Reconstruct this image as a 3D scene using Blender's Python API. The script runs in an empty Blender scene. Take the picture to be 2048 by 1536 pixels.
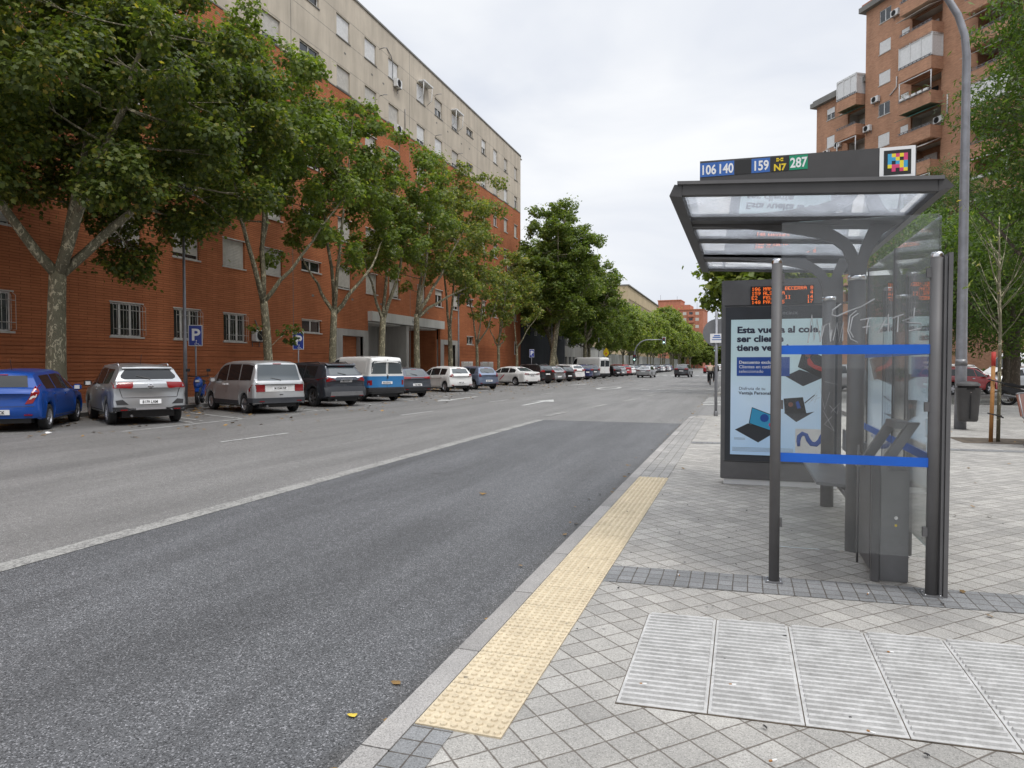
import bpy, bmesh, math, random
import numpy as np
from mathutils import Vector, Matrix
from mathutils.bvhtree import BVHTree
R = math.radians
random.seed(7); rng = np.random.default_rng(11)
scn = bpy.context.scene
col = scn.collection
# ------------------------------------------------------------------ camera, sky, sun, exposure
camd = bpy.data.cameras.new('camera'); cam = bpy.data.objects.new('camera', camd); col.objects.link(cam)
camd.sensor_width = 36.0; camd.lens = 1400 / 2048 * 36
camd.clip_start = 0.05; camd.clip_end = 3000
cam.location = (0, 0, 1.6)
cam.rotation_euler = (R(90 - 1.5957), 0, R(18.1455))
scn.camera = cam
SUN_EL, SUN_AZ = R(58), R(128)          # azimuth clockwise from +Y
w = bpy.data.worlds.new("World"); scn.world = w; w.use_nodes = True
nt = w.node_tree; nt.nodes.clear(); L = nt.links.new
out = nt.nodes.new('ShaderNodeOutputWorld'); bg = nt.nodes.new('ShaderNodeBackground')
sky = nt.nodes.new('ShaderNodeTexSky'); sky.sky_type = 'NISHITA'; sky.sun_disc = False
sky.sun_elevation = SUN_EL; sky.sun_rotation = SUN_AZ; sky.dust_density = 4.0
tc = nt.nodes.new('ShaderNodeTexCoord'); sep = nt.nodes.new('ShaderNodeSeparateXYZ'); L(tc.outputs['Generated'], sep.inputs[0])
mp = nt.nodes.new('ShaderNodeMapping'); mp.inputs['Scale'].default_value = (1.0, 1.0, 2.6); L(tc.outputs['Generated'], mp.inputs[0])
nz = nt.nodes.new('ShaderNodeTexNoise'); nz.inputs['Scale'].default_value = 2.2; nz.inputs['Detail'].default_value = 5; nz.inputs['Roughness'].default_value = .5; nz.inputs['Distortion'].default_value = .4
L(mp.outputs[0], nz.inputs[0])
cr = nt.nodes.new('ShaderNodeValToRGB'); L(nz.outputs[0], cr.inputs[0])
cr.color_ramp.elements[0].position = .34; cr.color_ramp.elements[0].color = (7.1, 7.55, 8.5, 1)
cr.color_ramp.elements[1].position = .66; cr.color_ramp.elements[1].color = (9.9, 10.05, 10.25, 1)
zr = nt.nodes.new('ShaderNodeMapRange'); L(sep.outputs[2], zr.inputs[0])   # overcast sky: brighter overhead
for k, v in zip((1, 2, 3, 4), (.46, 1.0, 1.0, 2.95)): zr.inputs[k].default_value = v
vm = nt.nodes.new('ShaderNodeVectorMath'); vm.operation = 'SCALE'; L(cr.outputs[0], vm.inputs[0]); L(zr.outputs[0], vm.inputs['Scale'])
mx = nt.nodes.new('ShaderNodeMix'); mx.data_type = 'RGBA'; mx.inputs[0].default_value = .93
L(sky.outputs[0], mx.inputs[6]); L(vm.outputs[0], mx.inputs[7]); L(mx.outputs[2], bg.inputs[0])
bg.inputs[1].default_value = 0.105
L(bg.outputs[0], out.inputs[0])
sd = bpy.data.lights.new('sun', 'SUN'); sd.energy = 1.6; sd.angle = R(14); sd.color = (1, .96, .9)
so = bpy.data.objects.new('sun', sd); col.objects.link(so)
so.rotation_euler = (R(90) - SUN_EL, 0, math.pi - SUN_AZ); so.location = (5, -5, 40)
vs = scn.view_settings; scn.display_settings.display_device = 'sRGB'
vs.view_transform = 'Standard'; vs.look = 'None'; vs.exposure = 0.0; vs.gamma = 1; vs.use_curve_mapping = False

# ------------------------------------------------------------------ materials
MATS = {}
def newmat(name):
    m = bpy.data.materials.new(name); m.use_nodes = True
    n = m.node_tree; b = n.nodes['Principled BSDF']; MATS[name] = m
    return m, n, b
def node(n, t, **kw):
    x = n.nodes.new(t)
    for k, v in kw.items():
        if k.startswith('_'): setattr(x, k[1:], v)
        else: x.inputs[k].default_value = v
    return x
def ramp(n, src, stops):
    c = n.nodes.new('ShaderNodeValToRGB'); n.links.new(src, c.inputs[0])
    e = c.color_ramp.elements
    while len(e) < len(stops): e.new(.5)
    for el, (p, cc) in zip(e, stops): el.position = p; el.color = (*cc, 1) if len(cc) == 3 else cc
    return c
def math_(n, op, a, b=None):
    m = n.nodes.new('ShaderNodeMath'); m.operation = op
    for i, v in enumerate((a, b)):
        if v is None: continue
        if isinstance(v, (int, float)): m.inputs[i].default_value = v
        else: n.links.new(v, m.inputs[i])
    return m.outputs[0]
def mixc(n, f, a, b, mode='MIX'):
    m = n.nodes.new('ShaderNodeMix'); m.data_type = 'RGBA'; m.blend_type = mode
    for i, v in ((0, f), (6, a), (7, b)):
        if isinstance(v, (int, float)): m.inputs[i].default_value = v
        elif isinstance(v, tuple): m.inputs[i].default_value = (*v, 1)
        else: n.links.new(v, m.inputs[i])
    return m.outputs[2]
def objco(n, scale=(1, 1, 1), rot=(0, 0, 0)):
    t = n.nodes.new('ShaderNodeTexCoord'); m = n.nodes.new('ShaderNodeMapping')
    m.inputs['Scale'].default_value = scale; m.inputs['Rotation'].default_value = rot
    n.links.new(t.outputs['Object'], m.inputs[0]); return m.outputs[0]
def noise(n, co, scale, detail=3, rough=.5, dist=0):
    x = node(n, 'ShaderNodeTexNoise', Scale=scale, Detail=detail, Roughness=rough, Distortion=dist); n.links.new(co, x.inputs[0]); return x.outputs[0]
def bump(n, b, h, strength, dist=.01):
    x = node(n, 'ShaderNodeBump', Strength=strength, Distance=dist); n.links.new(h, x.inputs['Height']); n.links.new(x.outputs[0], b.inputs['Normal'])
def plain(name, c, rough=.6, metal=0, spec=.5, coat=0, var=.06, vs_=6.0, emit=None, estr=1):
    m, n, b = newmat(name)
    b.inputs['Roughness'].default_value = rough; b.inputs['Metallic'].default_value = metal
    b.inputs['Specular IOR Level'].default_value = spec; b.inputs['Coat Weight'].default_value = coat; b.inputs['Coat Roughness'].default_value = .06
    if var:
        co = objco(n); f = noise(n, co, vs_, 5, .6)
        r = ramp(n, f, [(.3, tuple(max(0, x * (1 - var * 2)) for x in c)), (.7, tuple(min(1, x * (1 + var)) for x in c))])
        n.links.new(r.outputs[0], b.inputs['Base Color'])
    else: b.inputs['Base Color'].default_value = (*c, 1)
    if emit: b.inputs['Emission Color'].default_value = (*emit, 1); b.inputs['Emission Strength'].default_value = estr
    return m
def asphalt(name, base, dark, light, patch, sc=190):
    m, n, b = newmat(name); co = objco(n)
    v = node(n, 'ShaderNodeTexVoronoi', Scale=sc); n.links.new(co, v.inputs[0])
    sp = n.nodes.new('ShaderNodeSeparateColor'); n.links.new(v.outputs['Color'], sp.inputs[0])
    r = ramp(n, sp.outputs[0], [(0, dark), (.5, base), (.84, base), (1, light)])
    big = noise(n, objco(n, (1, .22, 1)), .9, 6, .6, .3); rb = ramp(n, big, [(.3, (patch[0],) * 3), (.7, (patch[1],) * 3)])
    big = math_(n, 'ADD', math_(n, 'MULTIPLY', big, .6), math_(n, 'MULTIPLY', noise(n, objco(n, (1, .035, 1)), 1.9, 4, .6), .4)); rb = ramp(n, big, [(.38, (patch[0] * .97,) * 3), (.62, (patch[1],) * 3)])
    md = noise(n, co, 9, 4, .65); rm = ramp(n, md, [(.3, (.88,) * 3), (.7, (1.1,) * 3)])
    c1 = mixc(n, 1.0, r.outputs[0], rb.outputs[0], 'MULTIPLY'); c2 = mixc(n, 1.0, c1, rm.outputs[0], 'MULTIPLY')
    # cracks and oil spots
    st = node(n, 'ShaderNodeTexVoronoi', Scale=.8); n.links.new(co, st.inputs[0])
    so_ = ramp(n, st.outputs['Distance'], [(0, (.7,) * 3), (.05, (.78,) * 3), (.09, (1,) * 3)])
    c3 = mixc(n, 1.0, c2, so_.outputs[0], 'MULTIPLY')
    if name == 'asphalt_lane':   # gutter dirt along the kerb
        sx_ = n.nodes.new('ShaderNodeSeparateXYZ'); tcx = n.nodes.new('ShaderNodeTexCoord'); n.links.new(tcx.outputs['Object'], sx_.inputs[0])
        q = math_(n, 'ADD', sx_.outputs[0], math_(n, 'MULTIPLY', noise(n, co, 4, 5, .7), .35)); dr = ramp(n, math_(n, 'ADD', q, 2.2), [(.75, (1, 1, 1)), (1.0, (.62, .57, .5))]); c3 = mixc(n, 1.0, c3, dr.outputs[0], 'MULTIPLY')
    n.links.new(c3, b.inputs['Base Color']); b.inputs['Roughness'].default_value = .62; b.inputs['Specular IOR Level'].default_value = .5
    bump(n, b, v.outputs['Distance'], .7, .005); return m
asphalt('asphalt_old', (.168, .163, .156), (.07, .067, .064), (.36, .35, .34), (.82, 1.14), 150)
asphalt('asphalt_lane', (.084, .086, .09), (.018, .019, .021), (.25, .25, .26), (.72, 1.28), 150)
asphalt('asphalt_far', (.19, .185, .18), (.09, .088, .086), (.30, .29, .28), (.88, 1.1), 120)
def marking(name, c, wear):
    m, n, b = newmat(name); co = objco(n)
    f = noise(n, co, 28, 5, .7); big = noise(n, co, 2.0, 3)
    s = math_(n, 'ADD', math_(n, 'MULTIPLY', f, .7), math_(n, 'MULTIPLY', big, .3))
    r = ramp(n, s, [(wear, (.15, .146, .14)), (wear + .09, c)])
    v = node(n, 'ShaderNodeTexVoronoi', Scale=160.); n.links.new(co, v.inputs[0]); sp = n.nodes.new('ShaderNodeSeparateColor'); n.links.new(v.outputs['Color'], sp.inputs[0])
    rr = ramp(n, sp.outputs[0], [(0, (.45,) * 3), (.45, (1,) * 3)])
    n.links.new(mixc(n, 1.0, r.outputs[0], rr.outputs[0], 'MULTIPLY'), b.inputs['Base Color']); b.inputs['Roughness'].default_value = .75
marking('marking_white', (.52, .52, .50), .40); marking('marking_worn', (.30, .295, .277), .425)
def pavers(name, s, rot, off, c, cj, jw, bumpy=.5):
    m, n, b = newmat(name); t = n.nodes.new('ShaderNodeTexCoord'); sp = n.nodes.new('ShaderNodeSeparateXYZ')
    wob = node(n, 'ShaderNodeTexNoise', Scale=1.3, Detail=2.); n.links.new(t.outputs['Object'], wob.inputs[0])
    wv = n.nodes.new('ShaderNodeVectorMath'); wv.operation = 'MULTIPLY_ADD'; n.links.new(wob.outputs['Color'], wv.inputs[0]); wv.inputs[1].default_value = (.03, .03, 0); n.links.new(t.outputs['Object'], wv.inputs[2])
    n.links.new(wv.outputs[0], sp.inputs[0]); x, y = sp.outputs[0], sp.outputs[1]
    x = math_(n, 'SUBTRACT', x, off[0] + .015); y = math_(n, 'SUBTRACT', y, off[1] + .015)
    cs, sn = math.cos(rot), math.sin(rot)
    u = math_(n, 'DIVIDE', math_(n, 'ADD', math_(n, 'MULTIPLY', x, cs), math_(n, 'MULTIPLY', y, sn)), s[0])
    v = math_(n, 'DIVIDE', math_(n, 'SUBTRACT', math_(n, 'MULTIPLY', y, cs), math_(n, 'MULTIPLY', x, sn)), s[1])
    def edge(q, ss):
        f = math_(n, 'FRACT', q); a = math_(n, 'ABSOLUTE', math_(n, 'SUBTRACT', f, .5)); return math_(n, 'MULTIPLY', math_(n, 'SUBTRACT', .5, a), ss)
    e = math_(n, 'MINIMUM', edge(u, s[0]), edge(v, s[1]))
    nj = noise(n, t.outputs['Object'], 35, 3)
    e2 = math_(n, 'ADD', e, math_(n, 'MULTIPLY', math_(n, 'SUBTRACT', nj, .5), jw * 1.3))
    jm = node(n, 'ShaderNodeMapRange'); n.links.new(e2, jm.inputs[0]); jm.inputs[1].default_value = jw * .35; jm.inputs[2].default_value = jw
    cb = n.nodes.new('ShaderNodeCombineXYZ'); n.links.new(math_(n, 'FLOOR', u), cb.inputs[0]); n.links.new(math_(n, 'FLOOR', v), cb.inputs[1])
    wn = n.nodes.new('ShaderNodeTexWhiteNoise'); wn.noise_dimensions = '2D'; n.links.new(cb.outputs[0], wn.inputs[0])
    tv = ramp(n, wn.outputs[0], [(0, (.84,) * 3), (1, (1.1,) * 3)])
    g = node(n, 'ShaderNodeTexVoronoi', Scale=230.); n.links.new(t.outputs['Object'], g.inputs[0]); gs = n.nodes.new('ShaderNodeSeparateColor'); n.links.new(g.outputs['Color'], gs.inputs[0])
    gr = ramp(n, gs.outputs[0], [(0, (.62,) * 3), (.3, (.95,) * 3), (.8, (1.03,) * 3), (1, (1.32,) * 3)])
    big = ramp(n, noise(n, t.outputs['Object'], 1.6, 6, .65), [(.3, (.8,) * 3), (.7, (1.13, 1.12, 1.1))])
    # chewing gum and stains
    gum = node(n, 'ShaderNodeTexVoronoi', Scale=4.3); n.links.new(t.outputs['Object'], gum.inputs[0])
    gw = node(n, 'ShaderNodeTexNoise', Scale=60.); n.links.new(t.outputs['Object'], gw.inputs[0])
    gd = math_(n, 'ADD', gum.outputs['Distance'], math_(n, 'MULTIPLY', gw.outputs[0], .05))
    gm = ramp(n, gd, [(.06, (.5, .5, .51)), (.085, (1, 1, 1))])
    gsep = n.nodes.new('ShaderNodeSeparateColor'); n.links.new(gum.outputs['Color'], gsep.inputs[0])
    gsel = math_(n, 'GREATER_THAN', gsep.outputs[1], .5)
    c0 = mixc(n, 1.0, c, tv.outputs[0], 'MULTIPLY'); c1 = mixc(n, 1.0, c0, gr.outputs[0], 'MULTIPLY'); c2 = mixc(n, 1.0, c1, big.outputs[0], 'MULTIPLY')
    sp2 = node(n, 'ShaderNodeTexVoronoi', Scale=13.); n.links.new(t.outputs['Object'], sp2.inputs[0]); s2 = n.nodes.new('ShaderNodeSeparateColor'); n.links.new(sp2.outputs['Color'], s2.inputs[0])
    g2 = ramp(n, math_(n, 'ADD', sp2.outputs['Distance'], math_(n, 'MULTIPLY', gw.outputs[0], .08)), [(.09, (.55, .54, .53)), (.13, (1, 1, 1))])
    c2 = mixc(n, math_(n, 'GREATER_THAN', s2.outputs[0], .8), c2, mixc(n, 1.0, c2, g2.outputs[0], 'MULTIPLY'))
    c3 = mixc(n, gsel, c2, mixc(n, 1.0, c2, gm.outputs[0], 'MULTIPLY'))
    c4 = mixc(n, jm.outputs[0], cj, c3)
    n.links.new(c4, b.inputs['Base Color']); b.inputs['Roughness'].default_value = .8; b.inputs['Specular IOR Level'].default_value = .3
    hh = math_(n, 'ADD', jm.outputs[0], math_(n, 'MULTIPLY', gs.outputs[0], .12))
    bump(n, b, hh, bumpy, .006)
pavers('paver_diagonal', (.147, .147), R(45), (-.805, 2.591), (.335, .325, .305), (.12, .105, .09), .0055)
pavers('paver_sett', (.0945, .1), 0, (-1.268, 2.46), (.205, .21, .215), (.075, .065, .055), .005)
pavers('paver_border', (.122, .1), 0, (-1.266, 9.225), (.29, .285, .275), (.12, .105, .09), .005)
pavers('kerb_granite', (.4, .966), 0, (-1.6, 2.365), (.30, .29, .28), (.06, .055, .05), .006)
def tactile(name, c, c2):
    m, n, b = newmat(name); co = objco(n)
    r = ramp(n, noise(n, co, 7, 6, .7), [(.3, c2), (.62, c)])
    d = ramp(n, noise(n, co, 45, 5, .75), [(.3, (.8,) * 3), (.6, (1.05,) * 3)])
    gum = node(n, 'ShaderNodeTexVoronoi', Scale=3.1); n.links.new(co, gum.inputs[0])
    gm = ramp(n, math_(n, 'ADD', gum.outputs['Distance'], math_(n, 'MULTIPLY', noise(n, co, 50, 3), .05)), [(.055, (.42, .42, .43)), (.08, (1, 1, 1))])
    n.links.new(mixc(n, 1.0, mixc(n, 1.0, r.outputs[0], d.outputs[0], 'MULTIPLY'), gm.outputs[0], 'MULTIPLY'), b.inputs['Base Color']); b.inputs['Roughness'].default_value = .78
    bump(n, b, noise(n, co, 220, 2), .3, .002)
tactile('tactile_yellow', (.56, .475, .335), (.45, .375, .26)); tactile('tactile_grey', (.47, .465, .455), (.33, .325, .315))
def brickmat(name, c1, c2, cm, bw, bh, ms, sc=1):
    m, n, b = newmat(name); t = n.nodes.new('ShaderNodeTexCoord'); s = n.nodes.new('ShaderNodeSeparateXYZ'); n.links.new(t.outputs['Object'], s.inputs[0])
    cb = n.nodes.new('ShaderNodeCombineXYZ'); n.links.new(math_(n, 'ADD', s.outputs[0], s.outputs[1]), cb.inputs[0]); n.links.new(s.outputs[2], cb.inputs[1])
    br = node(n, 'ShaderNodeTexBrick', Scale=1.0); br.inputs['Brick Width'].default_value = bw; br.inputs['Row Height'].default_value = bh; br.inputs['Mortar Size'].default_value = ms
    br.inputs['Color1'].default_value = (*c1, 1); br.inputs['Color2'].default_value = (*c2, 1); br.inputs['Mortar'].default_value = (*cm, 1); br.inputs['Mortar Smooth'].default_value = .3; br.inputs['Bias'].default_value = 0
    n.links.new(cb.outputs[0], br.inputs[0])
    st = ramp(n, noise(n, objco(n, (1, 1, .35)), .55, 6, .65), [(.3, (.78,) * 3), (.7, (1.14,) * 3)])
    st2 = ramp(n, noise(n, objco(n, (.5, .5, 4)), 2.2, 4, .6), [(.35, (.9,) * 3), (.65, (1.06,) * 3)])
    n.links.new(mixc(n, 1.0, mixc(n, 1.0, br.outputs[0], st.outputs[0], 'MULTIPLY'), st2.outputs[0], 'MULTIPLY'), b.inputs['Base Color']); b.inputs['Roughness'].default_value = .88; b.inputs['Specular IOR Level'].default_value = .2
    inv = math_(n, 'SUBTRACT', 1, br.outputs['Fac']); bump(n, b, inv, .7, .012); return m
brickmat('brick_red', (.465, .168, .074), (.415, .145, .064), (.235, .085, .042), .75, .098, .013)
brickmat('brick_ribbed', (.43, .152, .068), (.37, .13, .058), (.24, .08, .04), 1.2, .14, .006)
brickmat('brick_tan', (.53, .29, .18), (.43, .22, .135), (.38, .26, .185), .26, .085, .012)
brickmat('brick_orange', (.47, .19, .12), (.42, .165, .105), (.34, .17, .12), .5, .12, .01)
def render_wall(name, c):
    m, n, b = newmat(name)
    st = ramp(n, noise(n, objco(n, (1, 1, .12)), 1.3, 7, .7), [(.32, tuple(x * .8 for x in c)), (.6, c)])
    d = ramp(n, noise(n, objco(n), .35, 4, .6), [(.35, (.9,) * 3), (.65, (1.05,) * 3)])
    n.links.new(mixc(n, 1.0, st.outputs[0], d.outputs[0], 'MULTIPLY'), b.inputs['Base Color']); b.inputs['Roughness'].default_value = .9; b.inputs['Specular IOR Level'].default_value = .2
    bump(n, b, noise(n, objco(n), 40, 3), .2, .01)
render_wall('render_cream', (.53, .47, .385)); render_wall('concrete', (.38, .37, .35)); render_wall('render_white', (.6, .6, .57)); render_wall('render_dark', (.055, .06, .07)); render_wall('render_grey', (.22, .215, .2)); render_wall('render_beige', (.5, .4, .26))
def bark(name, a, b_, c):
    m, n, b = newmat(name); co = objco(n, (1, 1, .45))
    v = node(n, 'ShaderNodeTexVoronoi', Scale=9.); wv = noise(n, co, 7, 5, .7, 1.4)
    r = ramp(n, wv, [(.34, a), (.46, b_), (.53, a), (.57, c)]); n.links.new(r.outputs[0], b.inputs['Base Color'])
    b.inputs['Roughness'].default_value = .9; bump(n, b, noise(n, co, 30, 5, .7), .6, .02)
bark('bark_plane', (.10, .092, .06), (.17, .155, .10), (.42, .38, .26)); bark('bark_dark', (.075, .06, .045), (.11, .09, .07), (.17, .14, .11))
def leafmat(name, stops, trans=.46):
    m, n, b = newmat(name); a = n.nodes.new('ShaderNodeAttribute'); a.attribute_name = 'v'
    r = ramp(n, a.outputs['Fac'], stops); n.links.new(r.outputs[0], b.inputs['Base Color'])
    b.inputs['Roughness'].default_value = .5; b.inputs['Specular IOR Level'].default_value = .4
    tr = n.nodes.new('ShaderNodeBsdfTranslucent'); n.links.new(mixc(n, 1.0, r.outputs[0], (1.5, 1.6, .6), 'MULTIPLY'), tr.inputs[0])
    ms = n.nodes.new('ShaderNodeMixShader'); ms.inputs[0].default_value = trans
    o = n.nodes['Material Output']; n.links.new(b.outputs[0], ms.inputs[1]); n.links.new(tr.outputs[0], ms.inputs[2]); n.links.new(ms.outputs[0], o.inputs[0])
leafmat('leaf_plane', [(0, (0.041, 0.067, 0.019)), (.35, (0.074, 0.106, 0.025)), (.65, (0.126, 0.160, 0.035)), (.88, (0.222, 0.226, 0.046)), (1, (0.385, 0.262, 0.059))])
leafmat('leaf_plane_light', [(0, (0.067, 0.099, 0.026)), (.4, (0.134, 0.179, 0.046)), (.75, (0.242, 0.260, 0.072)), (1, (0.457, 0.309, 0.108))])
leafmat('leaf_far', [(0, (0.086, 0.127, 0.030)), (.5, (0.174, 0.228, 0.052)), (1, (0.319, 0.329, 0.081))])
leafmat('leaf_mid', [(0, (0.061, 0.098, 0.022)), (.4, (0.115, 0.165, 0.036)), (.75, (0.176, 0.226, 0.050)), (1, (0.297, 0.293, 0.070))])
leafmat('leaf_elm', [(0, (0.037, 0.069, 0.017)), (.5, (0.077, 0.130, 0.027)), (.9, (0.142, 0.198, 0.042)), (1, (0.218, 0.218, 0.062))])
leafmat('leaf_pine', [(0, (0.026, 0.058, 0.018)), (.6, (0.052, 0.101, 0.026)), (1, (0.098, 0.150, 0.039))])
def glass(name, tint, refl_tint=(1, 1, 1), ior=1.45, extra=0.0, milk=0.0):
    m, n, b = newmat(name); o = n.nodes['Material Output']; n.nodes.remove(b)
    t = n.nodes.new('ShaderNodeBsdfTransparent'); t.inputs[0].default_value = (*tint, 1)
    g = n.nodes.new('ShaderNodeBsdfGlossy'); g.inputs[0].default_value = (*refl_tint, 1); g.inputs[1].default_value = .02
    f = n.nodes.new('ShaderNodeFresnel'); f.inputs[0].default_value = ior
    ff = math_(n, 'MINIMUM', math_(n, 'ADD', math_(n, 'MULTIPLY', f.outputs[0], 0.8 if name == 'glass_shelter' else 1.6), extra), 1.0)
    ms = n.nodes.new('ShaderNodeMixShader'); n.links.new(ff, ms.inputs[0]); n.links.new(t.outputs[0], ms.inputs[1]); n.links.new(g.outputs[0], ms.inputs[2])
    last = ms.outputs[0]
    if milk:
        d = n.nodes.new('ShaderNodeBsdfDiffuse'); d.inputs[0].default_value = (.6, .62, .64, 1)
        tr = n.nodes.new('ShaderNodeBsdfTranslucent'); tr.inputs[0].default_value = (.8, .83, .88, 1)
        a = n.nodes.new('ShaderNodeAddShader'); n.links.new(d.outputs[0], a.inputs[0]); n.links.new(tr.outputs[0], a.inputs[1])
        m2 = n.nodes.new('ShaderNodeMixShader'); co = objco(n); nn = ramp(n, noise(n, co, 5, 5, .7), [(.3, (milk * .5,) * 3), (.7, (milk * 1.3,) * 3)])
        n.links.new(nn.outputs[0], m2.inputs[0]); n.links.new(last, m2.inputs[1]); n.links.new(a.outputs[0], m2.inputs[2]); last = m2.outputs[0]
    n.links.new(last, o.inputs[0])
glass('glass_shelter', (.985, .995, .99), milk=.012, extra=.0); glass('glass_roof', (.8, .82, .85), milk=.14, extra=.03)
plain('glass_car', (.014, .016, .018), .05, 0, .34, var=0); plain('glass_window', (.03, .035, .04), .07, 0, .8, var=.3, vs_=.8)
plain('glass_car_light', (.055, .068, .075), .05, 0, .9, var=0)
plain('metal_dark', (.068, .066, .066), .55, .1, .35, var=.06); plain('metal_shelter', (.125, .122, .123), .55, .15, .35, var=.08, vs_=3)
plain('metal_grey', (.2, .2, .205), .4, .5, var=.06); plain('metal_pole', (.25, .255, .275), .45, .35, var=.12, vs_=4)
plain('steel', (.65, .65, .66), .22, 1, var=0); plain('chrome', (.75, .75, .77), .12, 1, var=0)
plain('black_plastic', (.018, .018, .02), .5); plain('rubber', (.02, .02, .021), .75, var=.2); plain('dark_trim', (.035, .038, .045), .6)
plain('alloy', (.5, .5, .52), .3, .7, var=0); plain('alloy_dark', (.13, .13, .135), .35, .6, var=0)
plain('plastic_white', (.66, .66, .65), .4); plain('frame_white', (.74, .73, .7), .45); plain('shutter', (.5, .475, .43), .55, var=.08); plain('shutter_white', (.68, .68, .67), .5)
plain('stone_sill', (.5, .485, .45), .7, var=.12); plain('dark_interior', (.012, .011, .011), .9)
plain('band_blue', (.004, .10, .50), .45, var=.05); plain('sign_blue', (.012, .035, .26), .4, var=.04); plain('sign_white', (.75, .75, .75), .5, var=.03)
plain('bus_blue', (.03, .12, .40), .5, var=.04); plain('bus_green', (.0, .24, .12), .5, var=.04); plain('bus_black', (.012, .012, .012), .5, var=0); plain('sign_yellow', (.75, .55, .02), .5, var=.03)
plain('poster_red', (.55, .03, .07), .5, var=0); plain('poster_navy', (.016, .02, .05), .5, var=0); plain('poster_blue', (.015, .07, .32), .5, var=0); plain('poster_cyan', (.04, .32, .55), .5, var=0); plain('poster_magenta', (.6, .05, .16), .5, var=0); plain('poster_yellow', (.75, .6, .03), .5, var=0)
plain('tail_red', (.2, .003, .005), .2, 0, .4, coat=.2, var=0); plain('light_clear', (.62, .62, .62), .12, 0, .6, coat=.6, var=0); plain('light_orange', (.6, .16, .02), .2, coat=.5, var=0)
plain('led', (.3, .08, .01), .5, var=0, emit=(1.0, .17, .02), estr=1.5); plain('signal_green', (.5, .9, .8), .4, var=0, emit=(.55, 1, .85), estr=2.2)
plain('brown_panel', (.2, .075, .045), .5, var=.1); plain('stake_wood', (.36, .17, .05), .7, var=.15); plain('stake_red', (.42, .03, .02), .6); plain('soil', (.09, .07, .05), .95, var=.3)
plain('awning_green', (.01, .13, .1), .8, var=.1); plain('terracotta', (.4, .14, .07), .8); plain('paper', (.75, .75, .74), .8, var=0); plain('cloth_black', (.014, .014, .016), .9); plain('cloth_beige', (.4, .34, .26), .9); plain('skin', (.45, .25, .17), .6); plain('hair', (.02, .014, .01), .7)
plain('leaf_fallen', (.25, .15, .05), .8, var=.4, vs_=1.5); plain('leaf_fallen_yellow', (.6, .45, .05), .7, var=.2)
plain('graffiti', (.38, .39, .40), .8, var=.2)
def paint(name, c, metal=.0, rough=.28):
    m = plain('paint_' + name, c, rough, metal, .4, coat=.35, var=.03, vs_=2); return m
for nm, c, me in (('blue', (.004, .055, .28), .1), ('silver', (.36, .37, .38), .6), ('grey', (.42, .425, .43), .45), ('charcoal', (.045, .05, .062), .4), ('steelgrey', (.09, .1, .12), .4), ('white', (.72, .72, .71), 0), ('slate', (.17, .21, .30), .45), ('black', (.015, .015, .017), .1), ('navy', (.02, .03, .1), .3), ('red', (.32, .012, .015), .1), ('darkgrey', (.07, .072, .078), .3), ('vanblue', (.02, .17, .4), 0)): paint(nm, c, me)
def twotone():
    m, n, b = newmat('paint_two_tone'); t = n.nodes.new('ShaderNodeTexCoord'); s = n.nodes.new('ShaderNodeSeparateXYZ'); n.links.new(t.outputs['Object'], s.inputs[0])
    z = s.outputs[2]; f = math_(n, 'GREATER_THAN', z, 1.1); f2 = math_(n, 'GREATER_THAN', z, .62)
    c = mixc(n, f, (.018, .16, .38), (.7, .7, .68)); c = mixc(n, f2, (.03, .03, .033), c)
    n.links.new(c, b.inputs['Base Color']); b.inputs['Roughness'].default_value = .3; b.inputs['Coat Weight'].default_value = .5
twotone()
def poster_bg():
    m, n, b = newmat('poster_background'); co = objco(n)
    t = n.nodes.new('ShaderNodeTexCoord'); s = n.nodes.new('ShaderNodeSeparateXYZ'); n.links.new(t.outputs['Object'], s.inputs[0])
    q = math_(n, 'ADD', math_(n, 'MULTIPLY', s.outputs[2], .5), math_(n, 'MULTIPLY', noise(n, co, 2.0, 2), .4))
    r = ramp(n, q, [(.4, (.33, .48, .66)), (.75, (.46, .58, .70)), (1.2, (.42, .55, .58))]); n.links.new(r.outputs[0], b.inputs['Base Color']); b.inputs['Roughness'].default_value = .5
    n.links.new(r.outputs[0], b.inputs['Emission Color']); b.inputs['Emission Strength'].default_value = .22
poster_bg()
M = MATS

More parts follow.
